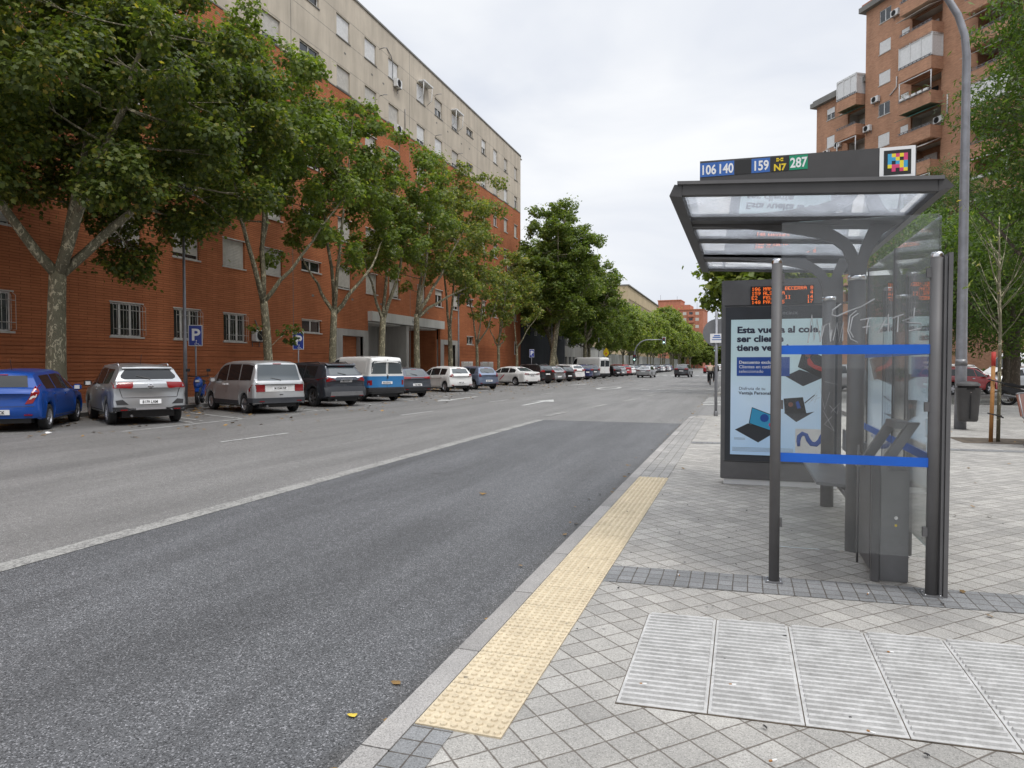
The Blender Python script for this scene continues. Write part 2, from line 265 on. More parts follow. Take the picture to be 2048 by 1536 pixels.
# ------------------------------------------------------------------ helpers
def tag(o, label=None, cat=None, group=None, kind=None):
    if label: o['label'] = label
    if cat: o['category'] = cat
    if group: o['group'] = group
    if kind: o['kind'] = kind
    return o
def empty(name, loc=(0, 0, 0), rz=0, label=None, cat=None, group=None):
    o = bpy.data.objects.new(name, None); col.objects.link(o); o.location = loc; o.rotation_euler = (0, 0, rz); o.empty_display_size = .1
    return tag(o, label, cat, group)
class MB:
    def __init__(s): s.v = []; s.f = []; s.sm = []
    def add(s, v, f, sm=False):
        b = len(s.v); s.v += [tuple(x) for x in v]; s.f += [tuple(b + i for i in q) for q in f]; s.sm += [sm] * len(f); return s
    def box(s, x0, x1, y0, y1, z0, z1):
        if x1 < x0: x0, x1 = x1, x0
        if y1 < y0: y0, y1 = y1, y0
        if z1 < z0: z0, z1 = z1, z0
        v = [(x0, y0, z0), (x1, y0, z0), (x1, y1, z0), (x0, y1, z0), (x0, y0, z1), (x1, y0, z1), (x1, y1, z1), (x0, y1, z1)]
        return s.add(v, [(0, 3, 2, 1), (4, 5, 6, 7), (0, 1, 5, 4), (1, 2, 6, 5), (2, 3, 7, 6), (3, 0, 4, 7)])
    def tube(s, pts, rad, n=10, cap=True, sm=True):
        pts = [Vector(p) for p in pts]; rad = rad if hasattr(rad, '__len__') else [rad] * len(pts); v = []; f = []
        up = None
        for i, p in enumerate(pts):
            d = (pts[min(i + 1, len(pts) - 1)] - pts[max(i - 1, 0)])
            d = d.normalized() if d.length > 1e-9 else Vector((0, 0, 1))
            if up is None: up = d.orthogonal().normalized()
            else: up = (up - d * up.dot(d)); up = up.normalized() if up.length > 1e-6 else d.orthogonal().normalized()
            sd_ = d.cross(up)
            for k in range(n):
                a = 2 * math.pi * k / n; v.append(p + (up * math.cos(a) + sd_ * math.sin(a)) * rad[i])
        for i in range(len(pts) - 1):
            for k in range(n): f.append((i * n + k, i * n + (k + 1) % n, (i + 1) * n + (k + 1) % n, (i + 1) * n + k))
        s.add(v, f, sm)
        if cap: b = len(s.v) - len(v); s.f += [tuple(b + k for k in reversed(range(n))), tuple(b + (len(pts) - 1) * n + k for k in range(n))]; s.sm += [False, False]
        return s
    def cyl(s, c, r, h, n=16, axis='z', r2=None):
        c = Vector(c); d = {'x': Vector((1, 0, 0)), 'y': Vector((0, 1, 0)), 'z': Vector((0, 0, 1))}[axis]
        return s.tube([c, c + d * h], [r, r if r2 is None else r2], n)
    def prism(s, poly, axis, a, b):   # poly 2-D, extruded along axis from a to b
        def mk(p, t): return {'x': (t, p[0], p[1]), 'y': (p[0], t, p[1]), 'z': (p[0], p[1], t)}[axis]
        n = len(poly); v = [mk(p, a) for p in poly] + [mk(p, b) for p in poly]
        return s.add(v, [tuple(range(n)), tuple(reversed(range(n, 2 * n)))] + [(i, i + n, (i + 1) % n + n, (i + 1) % n) for i in range(n)])
    def lathe(s, prof, n=20, c=(0, 0, 0), axis='z'):
        v = []; f = []
        for r, h in prof:
            for k in range(n):
                a = 2 * math.pi * k / n; x, y = r * math.cos(a), r * math.sin(a)
                v.append((c[0] + x, c[1] + y, c[2] + h) if axis == 'z' else (c[0] + x, c[1] + h, c[2] + y))
        for i in range(len(prof) - 1):
            for k in range(n): f.append((i * n + k, i * n + (k + 1) % n, (i + 1) * n + (k + 1) % n, (i + 1) * n + k))
        return s.add(v, f, True)
    def build(s, name, mat, parent=None, fixn=True, bevel=0):
        me = bpy.data.meshes.new(name); me.from_pydata(s.v, [], s.f); me.polygons.foreach_set('use_smooth', s.sm)
        if fixn or bevel:
            bm = bmesh.new(); bm.from_mesh(me); bmesh.ops.recalc_face_normals(bm, faces=bm.faces)
            if bevel: bmesh.ops.bevel(bm, geom=[e for e in bm.edges if len(e.link_faces) == 2 and e.calc_face_angle(0) > .6], offset=bevel, segments=2, affect='EDGES', clamp_overlap=True)
            bm.to_mesh(me); bm.free()
        me.update()
        o = bpy.data.objects.new(name, me); col.objects.link(o)
        if mat: me.materials.append(mat if not isinstance(mat, str) else M[mat])
        if parent: o.parent = parent
        return o
def box(name, mat, parent, *a, bevel=0): return MB().box(*a).build(name, mat, parent, bevel=bevel)
def struct(o, kind='structure'): o['kind'] = kind; return o
def copy_tree(o, parent=None):
    c = o.copy(); col.objects.link(c)
    if parent: c.parent = parent; c.matrix_parent_inverse = o.matrix_parent_inverse
    for ch in o.children: copy_tree(ch, c)
    return c
def recolor(o, name, mat):
    for ch in o.children_recursive if False else list(o.children) + [g for c in o.children for g in c.children]:
        if ch.name.split('.')[0] == name and ch.material_slots: ch.material_slots[0].link = 'OBJECT'; ch.material_slots[0].material = M[mat]
def text(body, size, mat, parent, mw, name='lettering', bold=0, ext=.0012, align='LEFT', sx=1.0, dist=None):
    cu = bpy.data.curves.new(name, 'FONT'); cu.body = body; cu.size = size; cu.extrude = ext; cu.offset = bold; cu.align_x = align; cu.resolution_u = 3
    if dist: cu.space_character = dist
    to = bpy.data.objects.new(name, cu); me = bpy.data.meshes.new_from_object(to)
    bpy.data.objects.remove(to); me.materials.clear(); me.materials.append(M[mat]); me.transform(mw @ Matrix.Diagonal((sx, 1, 1, 1)))
    o = bpy.data.objects.new(name, me); col.objects.link(o); o.parent = parent; return o
def face_y(x, y, z): return Matrix.Translation((x, y, z)) @ Matrix.Rotation(R(90), 4, 'X')     # text readable when looking along +y
# ------------------------------------------------------------------ ground, roads, pavements
def sheet(name, mat, poly, z):
    return struct(MB().add([(x, y, z) for x, y in poly], [tuple(range(len(poly)))]).build(name, mat, fixn=True))
def rect(x0, x1, y0, y1): return [(x0, y0), (x1, y0), (x1, y1), (x0, y1)]
sheet('ground', 'asphalt_far', rect(-1200, 1200, -300, 2500), -.02)
sheet('road', 'asphalt_old', rect(-19.2, -1.3, -30, 700), -.002)
sheet('side_road', 'asphalt_far', rect(-1.299, 90, 21.9, 110), -.006)
sheet('resurfaced_bus_lane', 'asphalt_lane', [(-5.42, -30), (-1.33, -30), (-1.33, 19.35), (-5.42, 19.42)], .004)
def solid(name, mat, poly, z0, z1):
    return struct(MB().prism(poly, 'z', z0, z1).build(name, mat))
arc = [(-1.27 + 1.6 - 1.6 * math.cos(a), 20.1 + 1.6 * math.sin(a)) for a in [R(k * 11.25) for k in range(9)]]
arck = [(-1.39 + 1.72 - 1.72 * math.cos(a), 20.1 + 1.72 * math.sin(a)) for a in [R(k * 11.25) for k in range(9)]]
solid('pavement', 'paver_diagonal', [(-1.268, -12)] + arc + [(3.2, 21.7), (3.2, 29.5), (28, 29.5), (28, -12)], -.05, .12)
solid('kerb', 'kerb_granite', [(-1.39, -12), (-1.39, 20.1)] + arck[1:] + [(3.08, 21.82), (3.08, 29.62), (28, 29.62), (28, 29.503), (3.197, 29.503), (3.197, 21.703)] + arc[::-1] + [(-1.271, -12)], -.05, .126)
# grey sett bands
def sett(name, poly): return sheet(name, 'paver_sett', poly, .1235)
sett('sett_border_near', rect(-1.266, -1.09, -12, 2.57)); struct(MB().box(-1.266, -.9, 9.225, 20.0, .1, .1235).build('pavement_border', 'paver_border'))
sett('sett_band_across', [(-.888, 4.70), (1.7, 4.86), (6, 5.15), (6, 5.53), (1.7, 5.24), (-.888, 5.09)])
sett('sett_band_second', [(-.888, 13.5), (6, 13.9), (6, 14.2), (-.888, 13.8)])
# yellow domed tactile strip
tb = MB().box(-1.264, -.89, 2.575, 9.22, .06, .1275)
yy = 2.6; r_ = 0
while yy < 9.2:
    for k in range(8):
        x = -1.264 + .0234 + k * .0468
        tb.tube([(x, yy, .1275), (x, yy, .1345)], [.0162, .0128], 10 if yy < 6 else 6, cap=True, sm=False)
    yy += .0468; r_ += 1
struct(tb.build('tactile_strip', 'tactile_yellow', fixn=False))
jb = MB()
for k in range(17):
    y = 2.575 + .3744 * (k + 1) + .012
    if y < 9.2: jb.box(-1.264, -.89, y - .0015, y + .0015, .12, .1279)
struct(jb.build('tactile_strip_joints', 'soil'))
# grey ribbed guiding tiles
gb = MB(); jt = MB()
for i in range(9):
    for j in range(3):
        x0 = -.508 + i * .386; y0 = 3.012 + j * .381 + i * .021; x1 = x0 + .381; y1 = y0 + .376
        gb.prism([(x0, y0), (x1, y0 + .021), (x1, y1 + .021), (x0, y1)], 'z', .1, .1255)
        for k in range(8):
            ya = y0 + .022 + k * .0475
            sl = .021 * .02 / .38
            p = [(x0 + .014, ya), (x1 - .014, ya + .0195), (x1 - .014, ya + .0195 + .024), (x0 + .014, ya + .024)]
            q = [(a + (.003 if n in (0, 3) else -.003), b + (.003 if n < 2 else -.003)) for n, (a, b) in enumerate(p)]
            gb.add([(a, b, .1255) for a, b in p] + [(a, b, .1375) for a, b in q], [(4, 5, 6, 7), (0, 1, 5, 4), (1, 2, 6, 5), (2, 3, 7, 6), (3, 0, 4, 7)])
struct(gb.build('tactile_guide_tiles', 'tactile_grey'))
solid('tactile_bedding', 'soil', [(-.512, 3.006), (2.97, 3.195), (2.97, 4.34), (-.512, 4.156)], .05, .1232)
# left pavement, far right pavement
solid('pavement_left', 'paver_diagonal', [(-19.35, -20), (-19.35, 500), (-24.3, 500), (-24.3, -20)][::-1], -.05, .12)
solid('kerb_left', 'kerb_granite', rect(-19.35, -19.2, -20, 500), -.05, .126)
solid('pavement_far', 'paver_diagonal', rect(-1.2, 3.5, 37.5, 400), -.05, .12); solid('kerb_far', 'kerb_granite', rect(-1.35, -1.2, 37.4, 400), -.05, .126)
# painted markings
def mark(name, poly, mat='marking_white', z=.008):
    struct(MB().add([(x, y, z) for x, y in poly], [tuple(range(len(poly)))]).build(name, mat))
def line(name, a, b, wd, mat='marking_white', z=.008):
    a, b = Vector(a), Vector(b); d = (b - a).normalized(); p = Vector((-d.y, d.x)) * wd / 2
    mark(name, [tuple(a - p), tuple(b - p), tuple(b + p), tuple(a + p)], mat, z)
line('lane_edge_line', (-5.55, -30), (-5.5, 19.4), .23, 'marking_worn')
for (a, b) in [((-5.73, 20.98), (-5.59, 22.95)), ((-5.28, 25.34), (-5.14, 27.76)), ((-4.88, 30.23), (-4.68, 32.61)), ((-4.5, 35.4), (-4.35, 37.6)), ((-4.2, 40.5), (-4.0, 43))]: line('lane_dash', a, b, .24, 'marking_worn')
for k in range(12):
    y = 3.7 + k * 8.07
    if y > 10: line('lane_dash', (-10.17, y), (-10.02, y + 2.05), .1)
for k in range(6): line('give_way_dash', (-6.0 + k * .95, 44.5 + k * .35), (-5.5 + k * .95, 44.7 + k * .35), .5)
line('bay_line', (-16.6, 11.4), (-13.9, 17.04), .001 + .1) if False else None
line('bay_line', (-14.0, 12.9), (-13.9, 17.1), .1); line('bay_line', (-13.9, 17.04), (-18.9, 19.4), .1)
line('bay_line', (-14.5, 16.1), (-19, 18.3), .08); line('bay_line', (-14.3, 15.5), (-19, 17.6), .08)
for k in range(1, 22):
    y = 17.04 + k * 3.75
    line('bay_line', (-13.95, y + .15), (-15.2, y + .75), .1); line('bay_line', (-13.93, y - .5), (-13.93, y + .5), .1)
def arrow(name, x, y, s=1):
    mark(name, [(x - .09, y + 1.6), (x - .13, y + 5), (x + .13, y + 5), (x + .09, y + 1.6), (x + .5, y + 1.7), (x, y), (x - .5, y + 1.7)][::s])
def arrow_up(name, x, y):
    mark(name, [(x - .1, y), (x - .1, y + 3), (x - .5, y + 2.9), (x, y + 4.8), (x + .5, y + 2.9), (x + .1, y + 3), (x + .1, y)])
arrow('turn_arrow', -12.5, 27.6); arrow_up('lane_arrow', -8.1, 26.0); arrow_up('lane_arrow', -12.3, 52)
mark('lane_emblem', [(-8.5 + .75 * math.cos(a), 47 + 2.6 * math.sin(a)) for a in [k * math.pi / 12 for k in range(24)]])
mark('lane_emblem_inner', [(-8.5 + .5 * math.cos(a), 47 + 2.0 * math.sin(a)) for a in [k * math.pi / 12 for k in range(24)]], 'asphalt_old', .012)
for k in range(6): mark('crossing_stripe', rect(-1.5, 3.0, 28.6 + k * 1.25, 29.2 + k * 1.25))
for k in range(10): mark('crossing_stripe', rect(-13.4 + k * 1.15, -12.8 + k * 1.15, 104, 108))
for k in range(5): mark('crossing_stripe', rect(6.2, 12, 31.5 + k * 1.3, 32.1 + k * 1.3))
# ------------------------------------------------------------------ buildings
def facade(mb, s0, s1, z0, z1, holes, depth=.18, y=0.0):
    xs = sorted({s0, s1, *[h[0] for h in holes], *[h[1] for h in holes]}); zs = sorted({z0, z1, *[h[2] for h in holes], *[h[3] for h in holes]})
    xs = [x for x in xs if s0 <= x <= s1]; zs = [z for z in zs if z0 <= z <= z1]
    inh = lambda x, z: any(h[0] < x < h[1] and h[2] < z < h[3] for h in holes)
    for j in range(len(zs) - 1):
        i = 0
        while i < len(xs) - 1:
            cz = (zs[j] + zs[j + 1]) / 2
            if inh((xs[i] + xs[i + 1]) / 2, cz): i += 1; continue
            k = i
            while k + 1 < len(xs) - 1 and not inh((xs[k + 1] + xs[k + 2]) / 2, cz): k += 1
            a, b = xs[i], xs[k + 1]
            mb.add([(a, y, zs[j]), (b, y, zs[j]), (b, y, zs[j + 1]), (a, y, zs[j + 1])], [(0, 1, 2, 3)]); i = k + 1
    for (a, b, c, d) in holes:
        if b <= s0 or a >= s1 or d <= z0 or c >= z1: continue
        mb.add([(a, y, c), (a, y, d), (a, y + depth, d), (a, y + depth, c)], [(0, 1, 2, 3)]); mb.add([(b, y, c), (b, y + depth, c), (b, y + depth, d), (b, y, d)], [(0, 1, 2, 3)])
        mb.add([(a, y, c), (a, y + depth, c), (b, y + depth, c), (b, y, c)], [(0, 1, 2, 3)]); mb.add([(a, y, d), (b, y, d), (b, y + depth, d), (a, y + depth, d)], [(0, 1, 2, 3)])
def window(par, a, b, c, d, shut=.5, yb=.15, leaf=2, sill='stone_sill', frame='frame_white', sh='shutter', head=False, grille=False, y=0.0):
    fr = MB(); t = .055; yb += y
    fr.box(a, b, yb - .03, yb + .03, d - t, d); fr.box(a, b, yb - .03, yb + .03, c, c + t); fr.box(a, a + t, yb - .03, yb + .03, c + t, d - t); fr.box(b - t, b, yb - .03, yb + .03, c + t, d - t)
    for k in range(1, leaf):
        m_ = a + (b - a) * k / leaf; fr.box(m_ - .045, m_ + .045, yb - .035, yb + .03, c + t, d - t)
    f = fr.build('window', frame, par)
    MB().box(a + t, b - t, yb - .006, yb + .004, c + t, d - t).build('pane', 'glass_window', f)
    if shut > 0:
        s = MB(); zt = d - .02; zb = d - (d - c - .05) * shut; n = max(1, int((zt - zb) / .075))
        for k in range(n):
            h0 = zt - (zt - zb) * k / n; h1 = zt - (zt - zb) * (k + 1) / n
            s.add([(a + .03, yb - .05, h0), (a + .03, yb - .062, (h0 + h1) / 2), (a + .03, yb - .05, h1), (b - .03, yb - .05, h0), (b - .03, yb - .062, (h0 + h1) / 2), (b - .03, yb - .05, h1)], [(0, 1, 4, 3), (1, 2, 5, 4)])
        s.box(a + .03, b - .03, yb - .065, yb - .04, zb - .03, zb)
        s.build('shutter', sh, f)
    if sill: MB().box(a - .06, b + .06, y - .05, yb - .03, c - .07, c).build('sill', sill, f)
    if head: MB().box(a - .04, b + .04, y - .03, y + .02, d, d + .05).build('lintel', 'stone_sill', f)
    if grille:
        g = MB(); n = int((b - a) / .15)
        for k in range(n + 1):
            x = a + (b - a) * k / n
            g.tube([(x, y - .01, d - .02), (x, y - .16, d - .12), (x, y - .17, c + .06), (x, y - .01, c + .04)], 0.008, 6)
        for z in (d - .3, c + .3): g.tube([(a, y - .17, z), (b, y - .17, z)], .012, 6)
        g.build('grille', 'stone_sill', f)
    return f
def ac_unit(par, x, y, z, face=-1, wd=.8, name='air_conditioner'):
    b_ = MB().box(x, x + wd, y - .36, y - .06, z, z + .58).build(name, 'plastic_white', par, bevel=.015)
    g = MB(); cx = x + wd * .42
    for r in (.08, .14, .2, .255): g.tube([(cx + r * math.cos(a), y - .372, z + .29 + r * math.sin(a)) for a in [k * math.pi / 10 for k in range(21)]], .006, 4)
    g.build('fan_grille', 'metal_dark', b_); MB().lathe([(.001, 0), (.25, 0)], 20, (cx, y - .365, z + .29), 'y').build('fan', 'dark_interior', b_)
    s = MB()
    for q in (.12, wd - .14): s.box(x + q, x + q + .03, y - .34, y, z - .05, z - .005); s.box(x + q, x + q + .03, y - .03, y, z - .3, z - .05)
    s.build('bracket', 'metal_grey', b_); return b_
def bld(name, loc, rz, label, cat='building', group=None): return empty(name, loc, rz, label, cat, group)

# --- long brick and cream block on the left (local x = +Y, outward = -y)
A = bld('apartment_block', (-24, 0, 0), R(90), 'long six-storey apartment block of red brick with cream top floors behind the plane trees')
SB, SC, SE = 18.8, 25.15, 76.2
colsA = [(16.05, 17.7), (21.65, 23.25), (24.95, 26.55), (28.1, 29.7), (31.2, 32.75), ('s', 34.5, 36.45), (38.35, 39.9), (41.75, 43.3), (45.05, 46.6), (49.6, 51.05), (52.95, 54.45), (56.5, 57.95), ('s', 59.9, 61.55), (63.8, 65.0), (67.2, 68.4), (70.5, 71.7), (74.0, 75.1)]
sills = [2.75, 6.42, 9.42, 12.5, 15.72, 18.87, 22.05]
wins = []
for ci, c in enumerate(colsA):
    for fi, z in enumerate(sills):
        small = c[0] == 's'; a, b = (c[1], c[2]) if small else c
        if fi >= 4 and a < 20 or fi >= 5 and a < 30 or fi >= 6 and a < 33: continue
        if fi == 0 and ((31 < a < 33) or 37 < a < 58 or 62 < a < 73): continue
        z0 = z + (.62 if small else 0) + (.1 if small and fi == 0 else 0); z1 = z0 + (.62 if small else 1.36)
        if fi == 0 and small: z1 = z0 + .72
        if fi == 6 and ci == len(colsA) - 5 or False: pass
        wins.append((a, b, z0, z1, fi, small))
holes = [(w_[0], w_[1], w_[2], w_[3]) for w_ in wins]
doors = [(38.75, 41.3, .1, 3.45), (54.6, 57.1, .1, 3.3)]
portal = (42.0, 53.9, .1, 4.55)
wb_ = MB(); facade(wb_, 2, SE, 0, SB, holes + doors + [portal]); wall = wb_.build('wall', 'brick_red', A)
wc = MB(); facade(wc, 2, SE, SB, SC, holes, y=-.003)
# rounded far corner
seg = [(SE + .9 * math.sin(a), .9 - .9 * math.cos(a)) for a in [R(k * 15) for k in range(7)]]
for (p, q) in zip(seg, seg[1:]): wc.add([(p[0], p[1], SB), (q[0], q[1], SB), (q[0], q[1], SC), (p[0], p[1], SC)], [(0, 1, 2, 3)])
wc.add([(SE + .9, .9, SB), (SE + .9, 14, SB), (SE + .9, 14, SC), (SE + .9, .9, SC)], [(0, 1, 2, 3)])
wc.add([(2, 0, SB), (2, 14, SB), (2, 14, SC), (2, 0, SC)], [(0, 1, 2, 3)])
wc.build('upper_wall', 'render_cream', A)
eb = MB()
for (p, q) in zip(seg, seg[1:]): eb.add([(p[0], p[1], 0), (q[0], q[1], 0), (q[0], q[1], SB), (p[0], p[1], SB)], [(0, 1, 2, 3)])
eb.add([(SE + .9, .9, 0), (SE + .9, 14, 0), (SE + .9, 14, SB), (SE + .9, .9, SB)], [(0, 1, 2, 3)]); eb.build('end_wall', 'brick_red', A)
MB().box(2, SE + .9, .05, 14, SC - .2, SC - .1).build('roof', 'concrete', A)
MB().prism([(2, -.07)] + [(SE, -.07)] + [(SE + .97 * math.sin(R(a)), .9 - .97 * math.cos(R(a))) for a in (15, 30, 45, 60, 75, 90)] + [(SE + .97, 14), (2, 14)], 'z', SC, SC + .13).build('coping', 'render_grey', A)
MB().box(2, SE - .2, .5, 13.9, 5.25, SC - .3).box(2, 41.9, .62, 13.9, .1, 5.24).box(54.05, SE - .2, .62, 13.9, .1, 5.24).build('interior', 'dark_interior', A)
dj = MB()
for z in (20.3, 21.98, 23.46): dj.box(2, SE, -.006, .02, z, z + .022)
for x in (33.7, 48.35, 62.6): dj.box(x - .02, x + .02, -.008, .02, 0.1, SC)
dj.build('joint_line', 'render_grey', A); MB().box(2, SE, -.03, .01, SB - .05, SB + .02).build('band_course', 'render_grey', A)
for (x0, x1) in ((-2, 38.0), (57.95, 71.8)):
    rb_ = MB(); z = .25; k = 0
    while z < (2.55 if x0 < 0 else 3.3):
        if not (z > 2.5 and x0 < 0): rb_.box(max(x0, 2), x1, -.03, .01, z, z + .1)
        z += .145
    rb_.build('ribbed_brickwork', 'brick_ribbed', A)
sh_var = random.Random(5)
for (a, b, c, d, fi, small) in wins:
    g = fi == 0 and a < 31 and not small
    shut = (0 if small else .15) if fi == 0 else sh_var.choice([1.0, .93, .8, .55, .95, .3, 1.0]) if not small else 0
    if fi == 1 and 24 < a < 27: shut = .86
    if fi == 1 and 27 < a < 33: shut = 1.0
    if g: shut = 0
    window(A, a, b, c, d, shut, leaf=2 if not g else 3, grille=g or (fi == 0 and a < 20), head=fi < 5, sh='shutter' if fi < 5 or sh_var.random() < .5 else 'shutter_white', sill='stone_sill' if fi < 5 else 'render_grey')
# entrances and the porch
for (x0, x1, zt) in ((38.05, 41.95, 3.87), (53.95, 57.85, 3.7)):
    h = [d for d in doors if x0 < d[0] < x1][0]
    f = MB().box(x0, h[0], -.05, .5, .1, zt).box(h[1], x1, -.05, .5, .1, zt).box(h[0], h[1], -.05, .5, h[3], zt).build('doorway_surround', 'concrete', A)
    MB().box(h[0], h[1], .5, .6, .1, h[3]).build('door', 'brick_red', f)
pf = MB().box(41.97, 54.05, -.35, .3, 4.55, 5.2).build('canopy_beam', 'render_white', A)
text('6', .5, 'black_plastic', pf, face_y(48.0, -.352, 4.7)); 
pc = MB().box(42.0, 53.9, .3, 5, 4.45, 4.54).build('porch_ceiling', 'render_white', A)
MB().box(42.0, 53.9, 5, 5.15, .1, 4.5).build('porch_back_wall', 'brick_red', A)
MB().box(47.3, 47.75, -.2, 5, .1, 4.5).build('porch_pier', 'concrete', A); MB().box(42.05, 42.2, .5, 5, .1, 4.5).build('porch_side_wall', 'brick_red', A)
MB().box(43.6, 47.3, 2.2, 2.4, .1, 4.45).build('porch_wall', 'concrete', A)
MB().box(53.7, 53.88, .3, 5, .1, 4.5).build('porch_side_wall', 'brick_red', A)
dd = MB().box(48.6, 50.3, 4.9, 4.99, .1, 2.9).build('door', 'concrete', A); MB().box(48.75, 50.15, 4.86, 4.9, .12, 2.75).build('door_leaf', 'dark_interior', dd)
lb = MB().lathe([(.001, -.06), (.12, -.03), (.14, .04)], 14, (52.9, 4.9, 2.9), 'y').build('wall_lamp', 'plastic_white', A)
ac_unit(A, 30.05, 0, 2.8); ac_unit(A, 45.7, 0, 21.6); ac_unit(A, 45.7, 0, 18.3); ac_unit(A, 71.3, 0, 11.6, wd=1.0)
def drop_pipe(x, z0, z1, dx=.5):
    MB().tube([(x + dx, -.03, z1), (x + dx * .3, -.06, z1 - .3), (x, -.06, z1 - .7), (x, -.06, z0)], .03, 6).build('pipe', 'metal_grey', A)
drop_pipe(45.6, 22.1, 23.9, -.8); drop_pipe(47.5, 19.1, 20.6, .05); drop_pipe(30.6, 3.4, 3.9, -.2)
for x, z in ((43.75, 23.4), (43.75, 20.2), (53.0, 23.6), (53.0, 20.3), (57.6, 20.1)):
    MB().tube([(x, 0, z), (x, -.35, z + .05), (x + .2, -.5, z + .1)], .025, 6).build('clothes_line_bracket', 'metal_grey', A)
for x, z in ((39.2, 21.2), (42.6, 21.2), (44.2, 21.2), (53.2, 21.4), (55.5, 21.4), (58.6, 21.3), (60.5, 21.4), (35.5, 5.6), (37.3, 3.0), (39.9, 5.75), (43.7, 5.75), (51.4, 5.7), (57.0, 5.6)):
    MB().box(x, x + .22, -.012, .01, z, z + .12).build('vent_grille', 'render_grey', A)
for (a, z) in ((50.0, 22.05), (56.5, 22.05)):
    w2 = MB().box(a - .1, a + 1.6, -.5, 0, z + 1.5, z + 1.6).tube([(a - .05, -.45, z + 1.5), (a - .02, -.4, z + .5), (a - .05, -.02, z + .2)], .03, 6).tube([(a + 1.5, -.45, z + 1.5), (a + 1.5, -.4, z + .5), (a + 1.5, -.02, z + .2)], .03, 6).build('awning', 'plastic_white', A)
# electrical cabinets against the wall
def cabinet(y, wd, lab):
    t = empty('utility_cabinet', (-23.72, y, .12), R(90), lab, 'cabinet', 'white utility cabinets against the brick wall')
    b_ = MB().box(0, wd, -.02, .26, .0, 1.75).build('cabinet_body', 'plastic_white', t, bevel=.015); MB().box(.05, wd - .05, -.035, -.02, .1, 1.6).build('door', 'stone_sill', t); return t
cabinet(58.5, .95, 'white utility cabinet nearest the grey doorway surround'); cabinet(59.7, .95, 'white utility cabinet second from the grey doorway surround'); cabinet(63.3, 1.3, 'wide white utility cabinet third from the grey doorway surround'); cabinet(65.2, 1.1, 'white utility cabinet farthest from the doorway, by a tree trunk')

# --- buildings beyond it on the left
B2 = bld('apartment_block', (-24.5, 77.5, 0), R(90), 'dark slate-grey building just beyond the brick block', 'building')
h2 = [(3 + k * 3.2, 4.6 + k * 3.2, z, z + 1.4) for k in range(6) for z in (5.2, 8.4)]
m_ = MB(); facade(m_, .5, 22, 0, 11.5, h2, .2); m_.add([(.5, 0, 0), (.5, 12, 0), (.5, 12, 11.5), (.5, 0, 11.5)], [(0, 1, 2, 3)]); m_.build('wall', 'render_dark', B2); MB().box(.5, 22, 0, 12, 11.5, 11.8).build('roof', 'render_grey', B2)
for h in h2: window(B2, *h, shut=0, yb=.17, sill=None)
B3 = bld('apartment_block', (-25.5, 100, 0), R(90), 'pale grey building with dark windows half hidden behind large trees', 'building')
h3 = [(1 + k * 2.6, 2.4 + k * 2.6, z, z + 1.5) for k in range(8) for z in (1.3, 4.4, 7.5)]
m_ = MB(); facade(m_, 0, 22, 0, 11, h3, .2); m_.add([(0, 0, 0), (0, 12, 0), (0, 12, 11), (0, 0, 11)], [(0, 1, 2, 3)]); m_.build('wall', 'render_grey', B3); MB().box(0, 22, 0, 12, 11, 11.3).build('roof', 'concrete', B3)
for h in h3: window(B3, *h, shut=0, yb=.17, sill=None, frame='metal_grey')
B4 = bld('gatehouse', (-23.5, 124, 0), R(90), 'small white gatehouse at the start of the long white wall', 'building')
MB().box(0, 5, 0, 4, 0, 4.6).build('wall', 'render_white', B4); MB().box(-.15, 5.15, -.15, 4.15, 4.6, 4.8).build('roof', 'render_grey', B4); MB().box(2, 3, -.03, .01, .1, 2.3).build('door', 'metal_dark', B4)
W4 = MB().box(129.2, 330, 0, .3, 0, 3.6).build('wall', 'render_white', None); W4.location = (-23.4, 0, 0); W4.rotation_euler = (0, 0, R(90)); tag(W4, 'long low white boundary wall running along the street behind the far trees', 'wall')
B5 = bld('office_building', (-30, 0, 0), R(90), 'long pale beige building with a strip of tall windows above the far trees', 'building')
h5 = [(196 + k * 2.6, 198 + k * 2.6, 16.2, 20.0) for k in range(27)]
m_ = MB(); facade(m_, 194, 268, 0, 23.4, h5, .3); m_.add([(194, 0, 0), (194, 20, 0), (194, 20, 23.4), (194, 0, 23.4)], [(0, 1, 2, 3)]); m_.build('wall', 'render_beige', B5)
MB().box(193.8, 268.2, -.4, 20, 23.4, 23.7).build('roof', 'render_grey', B5)
for h in h5: window(B5, *h, shut=0, yb=.2, sill=None, frame='render_white', leaf=1).children[0].active_material = M['glass_car_light']
B6 = bld('apartment_block', (-37, 318, 0), R(-4), 'orange-red brick tower block rising over the trees at the far end of the street', 'building')
MB().box(0, 21, 0, 16, 0, 25.5).build('wall', 'brick_orange', B6); MB().box(1, 11, 2, 14, 25.5, 30).build('penthouse_wall', 'brick_orange', B6); MB().box(11, 15, 2, 14, 25.5, 28).build('stair_tower', 'brick_orange', B6)
MB().box(-.2, 21.2, -.2, 16, 25.5, 25.9).build('roof', 'terracotta', B6); MB().box(.8, 11.2, 1.8, 14, 30, 30.4).build('penthouse_roof', 'terracotta', B6)
for k in range(7):
    for z in (14.5, 17.6, 20.7, 23.3):
        if k in (1, 5): MB().box(1.2 + k * 2.7, 3.6 + k * 2.7, -.9, 0, z - .8, z + .1).build('balcony', 'brick_orange', B6)
        MB().box(1.5 + k * 2.7, 3.0 + k * 2.7, -.03, .05, z, z + 1.3).build('window', 'glass_window' if k % 2 else 'shutter', B6)
for x, y, h in ((2, 3, 2.5), (9, 5, 1.8), (18, 3, 3)): MB().tube([(x, y, 25.9 if x > 15 else 30.4), (x, y, (25.9 if x > 15 else 30.4) + h)], .06, 5).build('antenna', 'metal_dark', B6)

